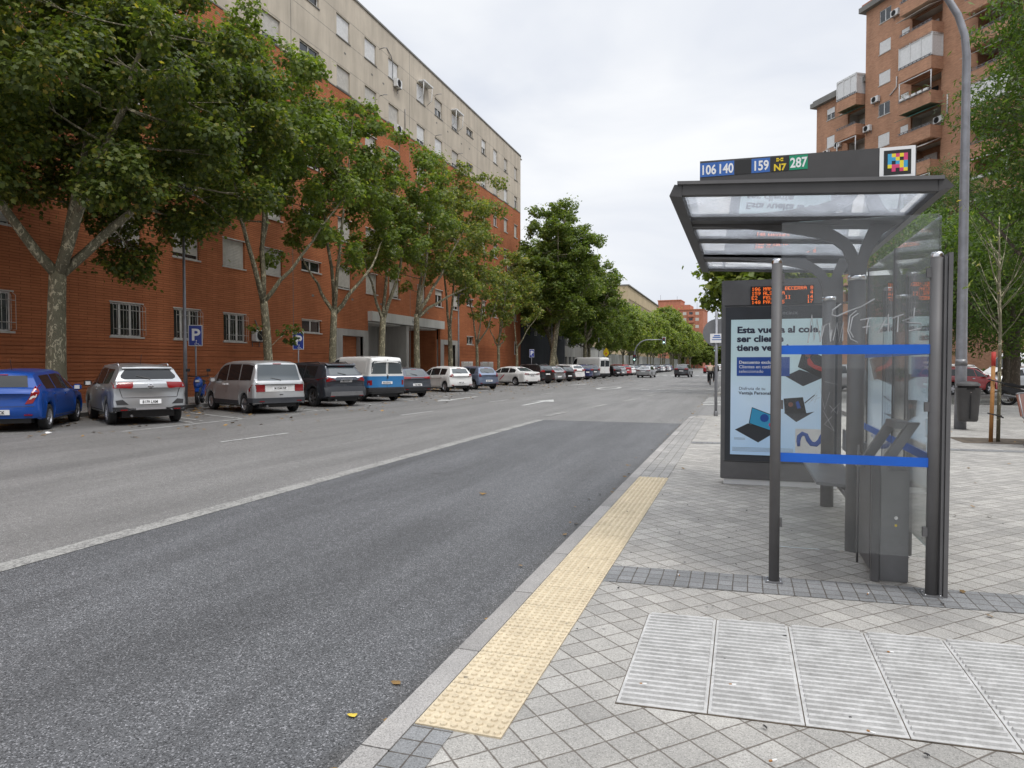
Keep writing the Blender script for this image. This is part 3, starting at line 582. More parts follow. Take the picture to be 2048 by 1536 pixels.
# --- brick tower block on the right (local x runs towards the viewer's right, outward = -y)
thd = math.atan2(-.83001, .55775)
C = bld('tower_block', (11.57, 78.52, 0), thd, 'tall tan brick tower block with stacked balconies above the bus shelter')
def rb_block(P, s0, s1, ztop, cols, balc, rows, name):
    hs = [(a, b, z + dz0, z + dz1) for (a, b, dz0, dz1) in cols for z in rows]
    bs = [(a + .15, b - .15, z - .05, z + 1.75) for (a, b) in balc for z in rows]
    m_ = MB(); facade(m_, s0, s1, 0, ztop, hs + bs, .2); m_.add([(s0, 0, 0), (s0, 12, 0), (s0, 12, ztop), (s0, 0, ztop)], [(0, 1, 2, 3)]); m_.build('wall', 'brick_tan', P)
    MB().box(s0 - .5, s1, -.5, 12, ztop, ztop + .5).build('cornice', 'render_grey', P); MB().box(s0 - .3, s1, -.3, 12, ztop + .5, ztop + .75).build('roof_edge', 'terracotta' if name else 'render_grey', P)
    for i, h in enumerate(hs): window(P, *h, shut=rr.choice([0, 0, 1, .5, 1, .3]), yb=.08, sh='shutter_white', sill='stone_sill', frame='plastic_white')
    for bi, (a, b) in enumerate(balc):
        for zi, z in enumerate(rows):
            q = (([0, 0, 1, 2, 3, 0, 5, 2, 0] if bi == 0 else [0, 3, 0, 0, 1, 0, 2, 0, 0]) if name else [1, 3, 5, 2, 0, 5, 3, 0])[zi]
            MB().box(a, b, 1.3, 1.4, z - 1.1, z + 1.85).box(a, a + .14, .2, 1.3, z - 1.1, z + 1.85).box(b - .14, b, .2, 1.3, z - 1.1, z + 1.85).build('balcony_back_wall', 'shutter' if q % 2 else 'brick_tan', P)
            MB().box(a, b, .02, 1.3, z + 1.76, z + 1.8).build('balcony_ceiling', 'render_white', P)
            pb = MB().box(a, b, -1.3, -1.15, z - 1.15, z - .05).box(a, a + .13, -1.15, 0, z - 1.15, z - .05).box(b - .13, b, -1.15, 0, z - 1.15, z - .05).box(a + .13, b - .13, -1.15, 0, z - 1.15, z - 1.0)
            pb = pb.build('balcony', 'brick_tan', P)
            r_ = MB().box(a, b, -1.33, -1.18, z - .05, z).tube([(a, -1.33, z + .12), (b, -1.33, z + .12)], .03, 6)
            for k in range(8): r_.box(a + (b - a) * (k + .5) / 8 - .03, a + (b - a) * (k + .5) / 8 + .03, -1.36, -1.3, z, z + .14)
            r_.build('railing', 'metal_grey', pb)
            if q == 1:   # glazed-in balcony
                e = MB()
                for x in np.linspace(a, b, 4): e.box(x - .06, x + .06, -1.3, -1.18, z, z + 1.95)
                e.box(a, b, -1.3, -1.18, z + 1.8, z + 2.0); e.box(b - .12, b, -1.18, 0, z + 1.8, z + 2.0); e.box(b - .1, b, -.1, 0, z, z + 1.9)
                e = e.build('glazed_enclosure', 'plastic_white', pb); MB().box(a + .05, b - .05, -1.25, -1.22, z, z + 1.8).box(b - .08, b - .05, -1.2, -.1, z, z + 1.8).build('blind', 'shutter_white', e)
            elif q in (2, 5):
                e = MB().tube([(a + .05, -1.25, z), (a + .05, -1.25, z + 1.7)], .05, 6).tube([(b - .05, -1.25, z), (b - .05, -1.25, z + 1.7)], .05, 6).tube([(a, -1.25, z + 1.7), (b, -1.25, z + 1.7)], .05, 6).build('balcony_frame', 'plastic_white', pb)
                if q == 2:
                    pl = MB()
                    for k in range(5): pl.box(a + .3 + k * .65, a + .75 + k * .65, -1.5, -1.33, z + .0, z + .2)
                    pl.build('flower_box', 'plastic_white', pb)
                    c_ = np.array([[a + .5 + k * .65 + rng.uniform(-.15, .15), -1.42, z + .3 + rng.uniform(0, .15)] for k in range(5) for _ in range(26)]); leaves('potted_plant', c_ + rng.normal(0, .07, c_.shape), .09, 'leaf_elm', pb, 'quad')
            elif q in (0, 3):
                aw = MB().add([(a, -.1, z + 1.9), (b, -.1, z + 1.9), (b, -1.75, z + 1.15), (a, -1.75, z + 1.15), (a, -.1, z + 1.93), (b, -.1, z + 1.93), (b, -1.75, z + 1.18), (a, -1.75, z + 1.18)], [(0, 1, 2, 3), (7, 6, 5, 4), (0, 3, 7, 4), (1, 5, 6, 2), (3, 2, 6, 7), (0, 4, 5, 1)]).build('awning', 'awning_green' if q == 3 else 'shutter', pb)
            wn = MB().box(a + .5, a + 1.9, 1.2, 1.28, z - 1.0, z + 1.2).build('balcony_door', 'shutter_white' if q != 2 else 'dark_interior', P)
rr = random.Random(3)
def leaves(name, pts, size, mat, parent, shape='quad', nrm=None, seed=0, up=.35, droop=0.0, var=None):
    n = len(pts); g = np.random.default_rng(seed + n)
    nv = g.normal(0, 1, (n, 3)); nv[:, 2] = np.abs(nv[:, 2]) * 1.0 + up
    if nrm is not None: nv += nrm * .8
    nv /= np.linalg.norm(nv, axis=1)[:, None]
    t = g.normal(0, 1, (n, 3)); t[:, 2] -= droop; t -= nv * (t * nv).sum(1)[:, None]; t /= np.linalg.norm(t, axis=1)[:, None] + 1e-9
    bt = np.cross(nv, t); sz = size * g.uniform(.65, 1.25, n)
    if shape == 'star': P = np.array([(-.45, 0, 0), (-.3, -.34, -.05), (-.02, -.27, 0), (.12, -.5, -.08), (.2, -.2, 0), (.58, 0, -.07), (.2, .2, 0), (.12, .5, -.08), (-.02, .27, 0), (-.3, .34, -.05)])
    elif shape == 'quad': P = np.array([(-.5, 0, 0), (-.02, -.36, -.07), (.55, 0, 0), (-.02, .36, -.07)])
    elif shape == 'clump': P = np.array([(-.5, -.1, 0), (-.15, -.42, -.1), (.2, -.22, .05), (.55, -.3, -.1), (.35, .1, .05), (.42, .45, -.1), (0, .3, 0), (-.4, .38, -.1)])
    elif shape == 'narrow': P = np.array([(-.5, 0, 0), (-.1, -.17, -.03), (.6, 0, -.1), (-.1, .17, -.03)])
    else: P = np.array([(-.5, -.03, 0), (.5, -.05, 0), (.55, .05, 0), (-.5, .03, 0)])
    k = len(P); V = pts[:, None, :] + sz[:, None, None] * (P[None, :, 0:1] * t[:, None, :] + P[None, :, 1:2] * bt[:, None, :] + P[None, :, 2:3] * nv[:, None, :])
    me = bpy.data.meshes.new(name); me.vertices.add(n * k); me.vertices.foreach_set('co', V.reshape(-1).astype(np.float32))
    me.loops.add(n * k); me.loops.foreach_set('vertex_index', np.arange(n * k, dtype=np.int32)); me.polygons.add(n); me.polygons.foreach_set('loop_start', np.arange(0, n * k, k, dtype=np.int32))
    try: me.polygons.foreach_set('loop_total', np.full(n, k, dtype=np.int32))
    except Exception: pass
    me.update(calc_edges=True)
    a = me.attributes.new('v', 'FLOAT', 'FACE'); vv = g.beta(2, 2.2, n) if var is None else np.clip(var + g.normal(0, .13, n), 0, 1); a.data.foreach_set('value', vv.astype(np.float32))
    me.materials.append(M[mat]); o = bpy.data.objects.new(name, me); col.objects.link(o)
    if parent: o.parent = parent
    return o
Pk = [28.72 - 3.0 * k for k in range(-2, 9)]
rb_block(C, 0, 24, 36.8, [(1.72, 3.15, 0.1, 1.3), (4.42, 5.35, 0.1, 1.3)], [(5.5, 9.05), (12.25, 16.2)], Pk[:9], 1)
for (x, z) in ((2.0, 27.3), (9.3, 22.9), (1.0, 24.8)): ac_unit(C, x - .9, 0, z, wd=.9)
ac_unit(C, 3.4, 0, 34.6, wd=.9)
MB().tube([(9.6, -.06, 23.5), (9.6, -.06, 25.2)], .06, 6).tube([(4.0, -.06, 28.9), (4.0, -.06, 27.9), (3.2, -.06, 27.4)], .06, 6).build('pipe', 'plastic_white', C)
Dd = bld('apartment_block', (11.57 + .4 * .83, 78.52 + .4 * .56, 0), thd, 'lower tan brick block with a grey roof edge left of the tall tower block')
rb_block(Dd, -7.55, -.01, 30.0, [(-5.95, -4.75, -.85, .35), (-3.9, -3.1, -.85, .35)], [(-2.95, -.25)], [28.9 - 3.0 * k for k in range(0, 8)], 0)
ac_unit(Dd, -6.1, 0, 24.2, wd=.8); ac_unit(Dd, -4.4, 0, 24.6, wd=.8)
# ------------------------------------------------------------------ bus shelter
S = empty('bus_shelter', (0, 0, .12), 0, 'grey metal and glass bus shelter with line numbers on its roof sign', 'bus shelter')
Z = -.12      # world height -> shelter height
def SX(mb, name, mat, par=S, **k): return mb.build(name, mat, par, **k)
def post(x, y, top, r, name='post'):
    p = SX(MB().tube([(x, y, 0), (x, y, top + Z)], r, 20), name, 'metal_shelter')
    MB().lathe([(.001, .012), (r * .8, .01), (r * 1.02, -.004), (r * 1.04, -.02), (r * 1.02, -.024)], 20, (x, y, top + Z)).build('cap', 'steel', p)
    return p
post(.222, 5.05, 2.30, .034)
for x_, y_ in ((.222, 5.05), (1.168, 5.06)):
    ap = SX(MB().box(x_ - .055, x_ + .055, y_ - .055, y_ + .055, .003, .012), 'anchor_plate', 'metal_grey')
    for a_ in (-1, 1):
        for b_ in (-1, 1): MB().tube([(x_ + a_ * .042, y_ + b_ * .042, .012), (x_ + a_ * .042, y_ + b_ * .042, .02)], .007, 6).build('bolt', 'steel', ap)
for z_ in (.5, 1.3, 2.15): SX(MB().box(.236, .27, 5.042, 5.072, z_ + Z, z_ + .06 + Z).box(1.11, 1.15, 5.042, 5.072, z_ + Z, z_ + .06 + Z), 'glass_clamp', 'metal_shelter')
pb = post(1.168, 5.06, 2.30, .036)
SX(MB().box(1.206, 1.222, 5.03, 5.1, 0, 2.28 + Z).box(1.226, 1.25, 5.02, 5.12, 0, 2.3 + Z).box(1.2, 1.24, 5.05, 5.09, 0, 2.29 + Z), 'post_channel', 'metal_shelter')
post(1.235, 7.0, 2.28, .034); post(1.235, 6.1, 2.3, .034)
# end glass and its bands
ge = SX(MB().box(.25, 1.178, 5.052, 5.062, .365 + Z, 2.55 + Z), 'end_glass', 'glass_shelter')
for z in (.945, 1.668): MB().box(.255, 1.135, 5.045, 5.0515, z + Z, z + .06 + Z).build('warning_band', 'band_blue', ge)
# back glass wall, in three panes
for i, (a, b) in enumerate(((5.12, 6.5), (6.53, 7.75), (7.78, 8.98))):
    g_ = SX(MB().box(1.196, 1.206, a, b, .365 + Z, 2.55 + Z), 'back_glass', 'glass_shelter')
    for z in (.945, 1.668): MB().box(1.19, 1.1952, a, b, z + Z, z + .06 + Z).build('warning_band', 'band_blue', g_)
for y in (6.515, 7.765): SX(MB().box(1.19, 1.212, y - .008, y + .008, .2, 2.56 + Z), 'mullion', 'metal_dark')
# scratched writing on the end glass
def strokes(name, paths, par, y, r=.004):
    m_ = MB()
    for p in paths: m_.tube([(a, y, b + Z) for a, b in p], r, 4, sm=False)
    return m_.build(name, 'graffiti', par)
def pz(x, y):  # photograph zoom -> point on the end glass
    X = 1500 + x / 3.84; Y = 600 + y / 3.84
    return (.244 + (X - 1560) * (1.181 - .244) / 320, 1.728 - (Y - 691) * (1.728 - 1.004) / 214 + (X - 1565) * (-.00003))
GR = [[(460, 330), (490, 120), (510, 310), (530, 150), (560, 320), (575, 200)], [(560, 320), (590, 200), (630, 180), (640, 320), (650, 230)], [(660, 310), (690, 180), (710, 320), (740, 170), (735, 315)], [(840, 90), (790, 130), (775, 240), (800, 300), (855, 325)], [(855, 110), (810, 140), (790, 240), (820, 290)], [(980, 5), (880, 60), (760, 100), (690, 130), (650, 120), (655, 85), (720, 40)],
      [(870, 160), (930, 150), (960, 145)], [(935, 150), (925, 200), (920, 265)], [(890, 215), (950, 205)], [(1010, 260), (1050, 180), (1085, 120), (1085, 245)], [(1030, 200), (1100, 190)], [(1110, 150), (1200, 120)], [(1160, 135), (1155, 250)], [(1280, 75), (1275, 140), (1190, 170), (1250, 185), (1330, 190), (1330, 225), (1240, 245)]]
strokes('scratched_writing', [[pz(*q) for q in p] for p in GR], ge, 5.048, .0052)
strokes('scratches', [[pz(*q) for q in p] for p in [[(560, 740), (490, 770), (560, 660), (600, 830), (640, 700)], [(590, 840), (680, 990), (600, 940), (660, 880)], [(650, 850), (720, 780), (700, 860), (640, 800)], [(600, 620), (700, 640)], [(470, 790), (540, 720), (520, 780)]]], ge, 5.050, .0012)
# columns, tree-shaped brackets and roof
def shelter_column(y, zb):
    c_ = SX(MB().tube([(.858, y, 0), (.858, y, 2.26 + Z)], .064, 24), 'column', 'metal_shelter')
    MB().tube([(.858, y, 2.26 + Z), (.858, y, 2.3 + Z)], .068, 24).build('collar', 'steel', c_)
    q = lambda pts: [(a, b + Z) for a, b in pts]
    outer = [(.80, 2.3), (.79, 2.40), (.75, 2.5), (.68, 2.56), (.55, 2.615), (.29, 2.675), (.02, 2.715), (-.25, 2.745), (-.40, 2.752), (-.40, 2.79), (-.1, 2.785), (.3, 2.765), (.63, 2.752)]
    left = outer + [(.63, 2.70), (.72, 2.64), (.80, 2.58), (.845, 2.5), (.86, 2.45), (.86, 2.3)]
    right = [(.86, 2.3), (.86, 2.45), (.875, 2.5), (.90, 2.58), (.935, 2.66), (.95, 2.695), (.95, 2.745), (1.16, 2.735), (1.16, 2.70), (1.12, 2.675), (1.03, 2.61), (.965, 2.5), (.93, 2.4), (.92, 2.3)]
    top = [(.62, 2.705), (.955, 2.695), (.955, 2.745), (.62, 2.753)]
    m_ = MB().prism(q(left), 'y', y - .02, y + .02).prism(q(right), 'y', y - .0195, y + .0195).prism(q(top), 'y', y - .0185, y + .0185)
    m_.build('tree_bracket', 'metal_shelter', c_)
shelter_column(6.1, 0); shelter_column(7.94, 0)
def zr_(x): return 2.785 - (x + .4) * .058
fr = MB()
def rbar(x0, x1, y0, y1, h0, h1):
    p = [(x0, zr_(x0) + h0 + Z), (x1, zr_(x1) + h0 + Z), (x1, zr_(x1) + h1 + Z), (x0, zr_(x0) + h1 + Z)]
    fr.prism(p, 'y', y0, y1)
rbar(-.40, 1.15, 4.97, 5.04, -.02, .05)
for (a, b) in ((5.9, 6.3), (7.92, 8.32), (9.08, 9.15), (6.93, 7.03)): rbar(-.40, 1.15, a, b, -.015, .04)
fr.prism([(-.485, 2.765 + Z), (-.40, 2.75 + Z), (-.395, 2.83 + Z), (-.45, 2.84 + Z)], 'y', 4.97, 9.15)
fr.prism([(1.15, 2.67 + Z), (1.235, 2.70 + Z), (1.19, 2.75 + Z), (1.145, 2.74 + Z)], 'y', 4.97, 9.15)
roof = SX(fr, 'roof_frame', 'metal_dark')
gt = MB().box(-.43, 1.18, 4.955, 4.99, 0, .022)
for v in range(len(gt.v)): x, y, z = gt.v[v]; gt.v[v] = (x, y, z + zr_(x) + .05 + Z)
gt.build('roof_edge_trim', 'metal_shelter', roof)
for (a, b) in ((5.04, 5.9), (6.3, 6.93), (7.03, 7.92), (8.32, 9.08)):
    MB().prism([(-.395, zr_(-.395) + .012 + Z), (1.148, zr_(1.148) + .012 + Z), (1.148, zr_(1.148) + .02 + Z), (-.395, zr_(-.395) + .02 + Z)], 'y', a, b).build('roof_glass', 'glass_roof', roof)
# sign box on the roof
sb = SX(MB().prism([(-.282, 2.80 + Z), (1.03, 2.735 + Z), (1.03, 2.972 + Z), (-.282, 2.989 + Z)], 'y', 4.99, 5.12), 'line_number_sign', 'metal_dark')
def tile(x0, x1, mat, s, tm, sx=.78):
    z0 = 2.88 + Z; z1 = 2.974 + Z
    t_ = MB().box(x0, x1, 4.987, 4.9895, z0, z1).build('number_tile', mat, sb)
    if s: text(s, .088, tm, t_, face_y((x0 + x1) / 2, 4.986, z0 + .016), align='CENTER', sx=sx, bold=.0022, ext=.0005)
    return t_
tile(-.281, -.171, 'bus_blue', '106', 'sign_white'); tile(-.169, -.059, 'bus_blue', '140', 'sign_white'); tile(-.053, .047, 'bus_black', '', None); tile(.052, .168, 'bus_blue', '159', 'sign_white')
n7 = tile(.174, .284, 'bus_black', '', None); text('N7', .06, 'sign_yellow', n7, face_y(.229, 4.986, 2.884 + Z), align='CENTER', bold=.0018, ext=.0005)
MB().box(.207, .223, 4.985, 4.987, 2.943 + Z, 2.965 + Z).box(.234, .25, 4.985, 4.987, 2.943 + Z, 2.965 + Z).box(.207, .25, 4.985, 4.987, 2.951 + Z, 2.956 + Z).build('emblem', 'sign_yellow', n7)
tile(.288, .4, 'bus_green', '287', 'sign_white')
nv = MB().box(.822, 1.024, 4.986, 4.9895, 2.775 + Z, 2.973 + Z).build('colour_code_panel', 'sign_white', sb)
MB().box(.846, 1.0, 4.9845, 4.9858, 2.797 + Z, 2.952 + Z).build('code_border', 'bus_black', nv)
NV = ["CYRYR", "CCYKR", "CKCYC", "YRRYC", "KRKRY"]
for ch, mt in (('C', 'poster_cyan'), ('Y', 'poster_yellow'), ('R', 'poster_magenta')):
    m_ = MB()
    for j, row in enumerate(NV):
        for i, c_ in enumerate(row):
            if c_ == ch: m_.box(.868 + i * .0225, .868 + (i + 1) * .0225, 4.983, 4.9844, 2.93 - (j + 1) * .0225 + Z, 2.93 - j * .0225 + Z)
    m_.build('code_squares', mt, nv)
# bench and leaning rail
bn = SX(MB().prism([(.60, .60 + Z), (.98, .575 + Z), (.98, .60 + Z), (.60, .625 + Z)], 'y', 6.3, 7.75), 'bench_seat', 'metal_grey', bevel=.004)
MB().box(.8, .86, 6.1, 7.94, .53 + Z, .572 + Z).build('bench_beam', 'metal_shelter', bn)
MB().box(.97, .99, 6.4, 7.7, .75 + Z, .95 + Z).build('bench_back', 'metal_grey', bn)
bx = SX(MB().box(.905, 1.085, 5.3, 5.72, 0, .885 + Z), 'service_cabinet', 'metal_grey', bevel=.006)
MB().tube([(1.005, 5.299, .56 + Z), (1.005, 5.293, .56 + Z)], .012, 12).build('lock', 'steel', bx); MB().box(.998, 1.012, 5.2985, 5.2995, .50 + Z, .515 + Z).build('warning_sticker', 'sign_yellow', bx)
lr = SX(MB().box(.853, .903, 5.27, 5.33, 0, .93 + Z).box(.853, .87, 5.35, 5.95, .18 + Z, .93 + Z), 'leaning_rail', 'metal_shelter', bevel=.004)
fm = MB()
for (xa, ya) in ((.795, 5.60), (.86, 5.3)): fm.prism([(ya - .025, .86 + Z), (ya + .035, .86 + Z), (ya + .035, 1.21 + Z), (ya - .025, 1.21 + Z)], 'x', 0, .07); b0 = len(fm.v) - 8; fm.v[b0:] = [(x + xa + (z - (.86 + Z)) * .6, y, z) for x, y, z in fm.v[b0:]]
fm.prism([(.985, 1.165 + Z), (1.075, 1.165 + Z), (1.08, 1.212 + Z), (.99, 1.212 + Z)], 'y', 5.3, 5.62)
fm.build('slanted_frame', 'metal_grey', lr, bevel=.003)
MB().tube([(.835, 5.75, 0), (.835, 5.75, 1.0 + Z)], .008, 6).build('thin_rod', 'metal_shelter', lr)
# ------------------------------------------------------------------ advertising panel with arrivals screen
P = empty('advertising_panel', (.44, 9.14, .12), 0, 'tall grey street advertising panel with a laptop poster and an orange arrivals screen', 'advertising panel')
px, py = -.44, -9.14
def PB(x0, x1, y0, y1, z0, z1): return MB().box(x0 + px, x1 + px, y0 + py, y1 + py, z0 + Z, z1 + Z)
cab = PB(-.24, 1.125, 9.03, 9.28, .19, 2.63).build('cabinet_body', 'metal_shelter', P, bevel=.008)
PB(-.2, 1.085, 9.07, 9.24, .12, .19).build('plinth', 'sign_white', P)
PB(-.19, 1.075, 9.026, 9.03, .42, 2.30).build('door_frame', 'dark_trim', P)
PB(-.20, 1.085, 9.024, 9.0295, 2.315, 2.325).build('seam', 'black_plastic', P); PB(-.20, 1.085, 9.024, 9.0295, .405, .412).build('seam', 'black_plastic', P)
po = PB(-.125, 1.005, 9.018, 9.0255, .495, 2.147).build('poster', 'poster_background', P)
PY0 = 9.0172 + py
def pt(s, x, z, size, mat='poster_navy', bold=.0, sx=1.05, par=po): return text(s, size, mat, par, face_y(x + px, PY0, z + Z), bold=bold, sx=sx, ext=.0004)
for i, s in enumerate(('Esta vuelta al cole,', 'ser cliente', 'tiene ventajas')): pt(s, -.055, 1.985 - i * .108, .108, bold=.0044, sx=1.17)
pb_ = PB(-.055, .55, 9.0165, 9.0178, 1.46, 1.69).build('blue_box', 'poster_blue', po, bevel=.002)
PY0 = 9.0158 + py
pt('Descuento exclusivo', -.03, 1.61, .052, 'sign_white', .0013, par=pb_); pt('Clientes en catálogo', -.03, 1.555, .052, 'sign_white', .0006, par=pb_); pt('seleccionado', -.03, 1.50, .052, 'sign_white', par=pb_)
PY0 = 9.0172 + py
pt('Disfruta de tu', -.03, 1.29, .052); pt('Ventaja Personal', -.03, 1.235, .052, bold=.0013)
def flat(name, mat, pts, par=po, d=0.0): return MB().prism([(a + px, b + Z) for a, b in pts], 'y', 9.0172 - d + py, 9.0178 - d * .0 + py).build(name, mat, par)
def laptop(pic, base, screen, art):
    flat('laptop_picture', 'dark_trim', base); f = flat('laptop_screen_picture', 'bus_black', screen, d=.0006)
    for mt, pts in art: flat('screen_art', mt, pts, f, d=.0012)
cir = lambda x, z, r, n=12: [(x + r * math.cos(2 * math.pi * k / n), z + r * math.sin(2 * math.pi * k / n)) for k in range(n)]
laptop(0, [(-.07, .80), (.08, .88), (.41, .79), (.20, .65)], [(.09, .88), (.125, 1.08), (.40, .975), (.39, .78)], [('poster_cyan', [(.10, .885), (.13, 1.07), (.393, .968), (.383, .79)])])
flat('screen_art', 'poster_blue', cir(.27, .95, .05), d=.0018); flat('screen_art', 'poster_magenta', cir(.345, .87, .026), d=.0024)
laptop(1, [(.50, 1.46), (.66, 1.54), (.93, 1.45), (.70, 1.34)], [(.64, 1.57), (.70, 1.80), (.98, 1.66), (.93, 1.42)], [('stake_red', [(.74, 1.66), (.77, 1.68), (.82, 1.60), (.90, 1.57), (.92, 1.51), (.82, 1.55), (.75, 1.60)]), ('brown_panel', [(.71, 1.76), (.79, 1.73), (.77, 1.68), (.72, 1.70)])])
laptop(2, [(.49, 1.02), (.74, 1.02), (.83, 1.04), (.63, .91)], [(.485, 1.19), (.70, 1.21), (.74, 1.02), (.50, 1.01)], [('brown_panel', cir(.565, 1.12, .028)), ('poster_blue', [(.62, 1.15), (.65, 1.165), (.68, 1.08), (.64, 1.07)])])
MB().tube([(.72 + px, 9.015 + py, 1.14 + Z), (.83 + px, 9.015 + py, 1.24 + Z)], .006, 5).build('pen_picture', 'dark_trim', po)
lg = flat('logo_field', 'shutter_white', [(.62, .52), (1.0, .52), (1.0, .83), (.62, .83)])
mpts = [(.66, .62), (.655, .68), (.665, .74), (.70, .775), (.74, .76), (.765, .70), (.80, .655), (.85, .65), (.89, .69), (.915, .755), (.95, .79)]
m_ = MB().tube([(a + px, 9.0145 + py, b + Z) for a, b in mpts], [.016, .022, .026, .026, .024, .026, .029, .03, .028, .024, .012], 8)
m_.v = [(x, 9.0145 + py + (y - 9.0145 - py) * .06, z) for x, y, z in m_.v]; m_.build('logo_mark', 'poster_blue', lg)
for i in range(4): flat('small_print', 'metal_grey', [(-.1, .585 - i * .014), (.6, .585 - i * .014), (.6, .581 - i * .014), (-.1, .581 - i * .014)])
for i in range(2): flat('small_print', 'metal_grey', [(-.08, .70 - i * .014), (.05, .70 - i * .014), (.05, .696 - i * .014), (-.08, .696 - i * .014)])
pt('JCDecaux', .335, 2.20, .07, 'metal_pole', par=P)
scr = PB(.098, .81, 9.02, 9.03, 2.325, 2.545).build('arrivals_screen', 'bus_black', P)
F57 = {'0': '0E11191513110E', '1': '040C040404040E', '2': '0E11010204081F', '4': '02060A121F0202', '5': '1F101E0101110E', '6': '0608101E11110E', '7': '1F010204080808', '8': '0E11110E11110E', '9': '0E11110F01020C', 'A': '0E11111F111111', 'B': '1E11111E11111E', 'C': '0E11101010110E', 'E': '1F10101E10101F', 'F': '1F10101E101010', 'I': '0E04040404040E', 'L': '1010101010101F', 'M': '111B1515111111', 'N': '11191513111111', 'O': '0E11111111110E', 'P': '1E11111E101010', 'R': '1E11111E141211', 'S': '0F10100E01011E', 'U': '1111111111110E', 'V': '11111111110A04'}
def led(s, x, z, ph=.0058):
    m_ = MB()
    for i, c_ in enumerate(s):
        if c_ not in F57: continue
        h = F57[c_]
        for r in range(7):
            bits = int(h[2 * r:2 * r + 2], 16)
            for q in range(5):
                if bits >> (4 - q) & 1:
                    X = x + (i * 6 + q) * ph + px; Zz = z - r * ph + Z; m_.add([(X, 9.0185 + py, Zz), (X + ph * .85, 9.0185 + py, Zz), (X + ph * .85, 9.0185 + py, Zz - ph * .85), (X, 9.0185 + py, Zz - ph * .85)], [(0, 1, 2, 3)])
    return m_.build('led_lettering', 'led', scr)
for i, (a, b, c_) in enumerate((('106', 'MANUEL BECERRA', '8'), ('159', 'ALSACIA', '4'), ('E2', 'FELIPE II', '14'), ('140', 'PAVONES', '17'))):
    z = 2.533 - i * .053; led(a, .112, z); led(b, .245, z); led(c_.rjust(2), .735, z)
# ------------------------------------------------------------------ street furniture
def round_sign():
    t = empty('road_sign', (-.69, 20.9, .12), 0, 'back of a round grey road sign on a pole beyond the advertising panel', 'road sign')
    MB().tube([(0, 0, 0), (0, 0, 2.98)], .042, 12).build('pole', 'metal_pole', t)
    MB().cyl((.02, .06, 2.39), .40, .02, 32, 'y').build('sign_disc', 'metal_grey', t)
    pl = MB().box(-.17, .19, -.062, -.046, 2.1, 2.36).build('plate', 'sign_white', t); MB().box(-.1, .12, -.065, -.0625, 2.24, 2.27).box(-.12, .15, -.065, -.0625, 2.18, 2.2).box(-.06, .1, -.065, -.0625, 2.29, 2.32).build('faded_marks', 'bus_blue', pl)
    MB().lathe([(.06, 0), (.06, .12), (.045, .14)], 12).build('base', 'metal_grey', t)
round_sign()
def p_sign(x, y, lab, h=2.96):
    t = empty('parking_sign', (x, y, .12), R(35), lab, 'parking sign', 'disabled parking signs')
    MB().tube([(0, 0, 0), (0, 0, h)], .03, 10).build('pole', 'metal_pole', t)
    pl = MB().box(-.25, .25, -.055, -.035, h - .78, h + .02).build('sign_plate', 'sign_white', t, bevel=.02)
    MB().box(-.225, .225, -.058, -.0555, h - .755, h - .005).build('blue_field', 'sign_blue', pl)
    text('P', .62, 'sign_white', pl, face_y(-.15, -.0585, h - .56), bold=.014)
    m_ = MB().tube([(.03, -.06, h - .6), (.03, -.06, h - .69), (.1, -.06, h - .69), (.13, -.06, h - .75), (.18, -.06, h - .74)], .009, 5).tube([(.03 + .05 * math.cos(a), -.06, h - .7 + .05 * math.sin(a)) for a in [R(120 + 25 * k) for k in range(9)]], .008, 5).lathe([(.001, -.002), (.022, 0)], 8, (.03, -.06, h - .57), 'y')
    m_.build('wheelchair_symbol', 'sign_white', pl); return t
p_sign(-19.75, 21.6, 'blue and white P sign with wheelchair symbol beside the nearest left lamp post'); p_sign(-19.75, 28.1, 'blue and white P sign with a wheelchair symbol above the charcoal SUV'); p_sign(-19.75, 66.5, 'small far blue P sign before the slate-grey building')
def lamp_left(y, lab):
    t = empty('street_lamp', (-19.6, y, .12), 0, lab, 'street lamp', 'slim street lamps along the left pavement')
    MB().tube([(0, 0, 0), (0, 0, 2.2), (0, 0, 6.45)], [.075, .065, .04], 12).build('pole', 'metal_pole', t)
    MB().tube([(0, 0, 6.3), (0, 0, 6.4), (.05, 0, 6.55)], [.06, .08, .05], 10).prism([(-.06, 6.5), (.2, 6.56), (.75, 6.62), (.78, 6.66), (.2, 6.66), (-.06, 6.6)], 'y', -.13, .13).build('lamp_head', 'metal_grey', t, bevel=.01)
    MB().box(.2, .7, -.1, .1, 6.555, 6.575).build('lens', 'light_clear', t)
lamp_left(20.9, 'slim grey street lamp right of the silver SUV, nearest of its row'); lamp_left(47.3, 'slim grey street lamp by the second doorway surround'); lamp_left(73.7, 'slim grey street lamp in front of the slate-grey building'); lamp_left(100, 'slim grey street lamp behind the white van, farthest of its row')
def big_lamp():
    t = empty('street_lamp', (4.78, 18.44, .12), 0, 'tall thick grey street lamp with a curved arm carrying a litter bin', 'street lamp')
    p = [(0, 0, 0), (0, 0, 1.5), (.0, 0, 4), (0, 0, 8.45)]; r = [.125, .115, .1, .085]
    for k in range(1, 9): a = R(k * 11); p.append((-2.5 * (1 - math.cos(a)), 0, 8.45 + 2.5 * math.sin(a))); r.append(.08 - .003 * k)
    MB().tube(p, r, 20).build('pole', 'metal_pole', t); MB().tube([(0, 0, 1.46), (0, 0, 1.6)], [.125, .118], 20).build('collar', 'metal_grey', t)
    MB().prism([(-2.4, 10.85), (-3.3, 11.0), (-3.3, 11.1), (-2.4, 11.05)], 'y', -.17, .17).build('lamp_head', 'metal_grey', t, bevel=.02)
big_lamp()
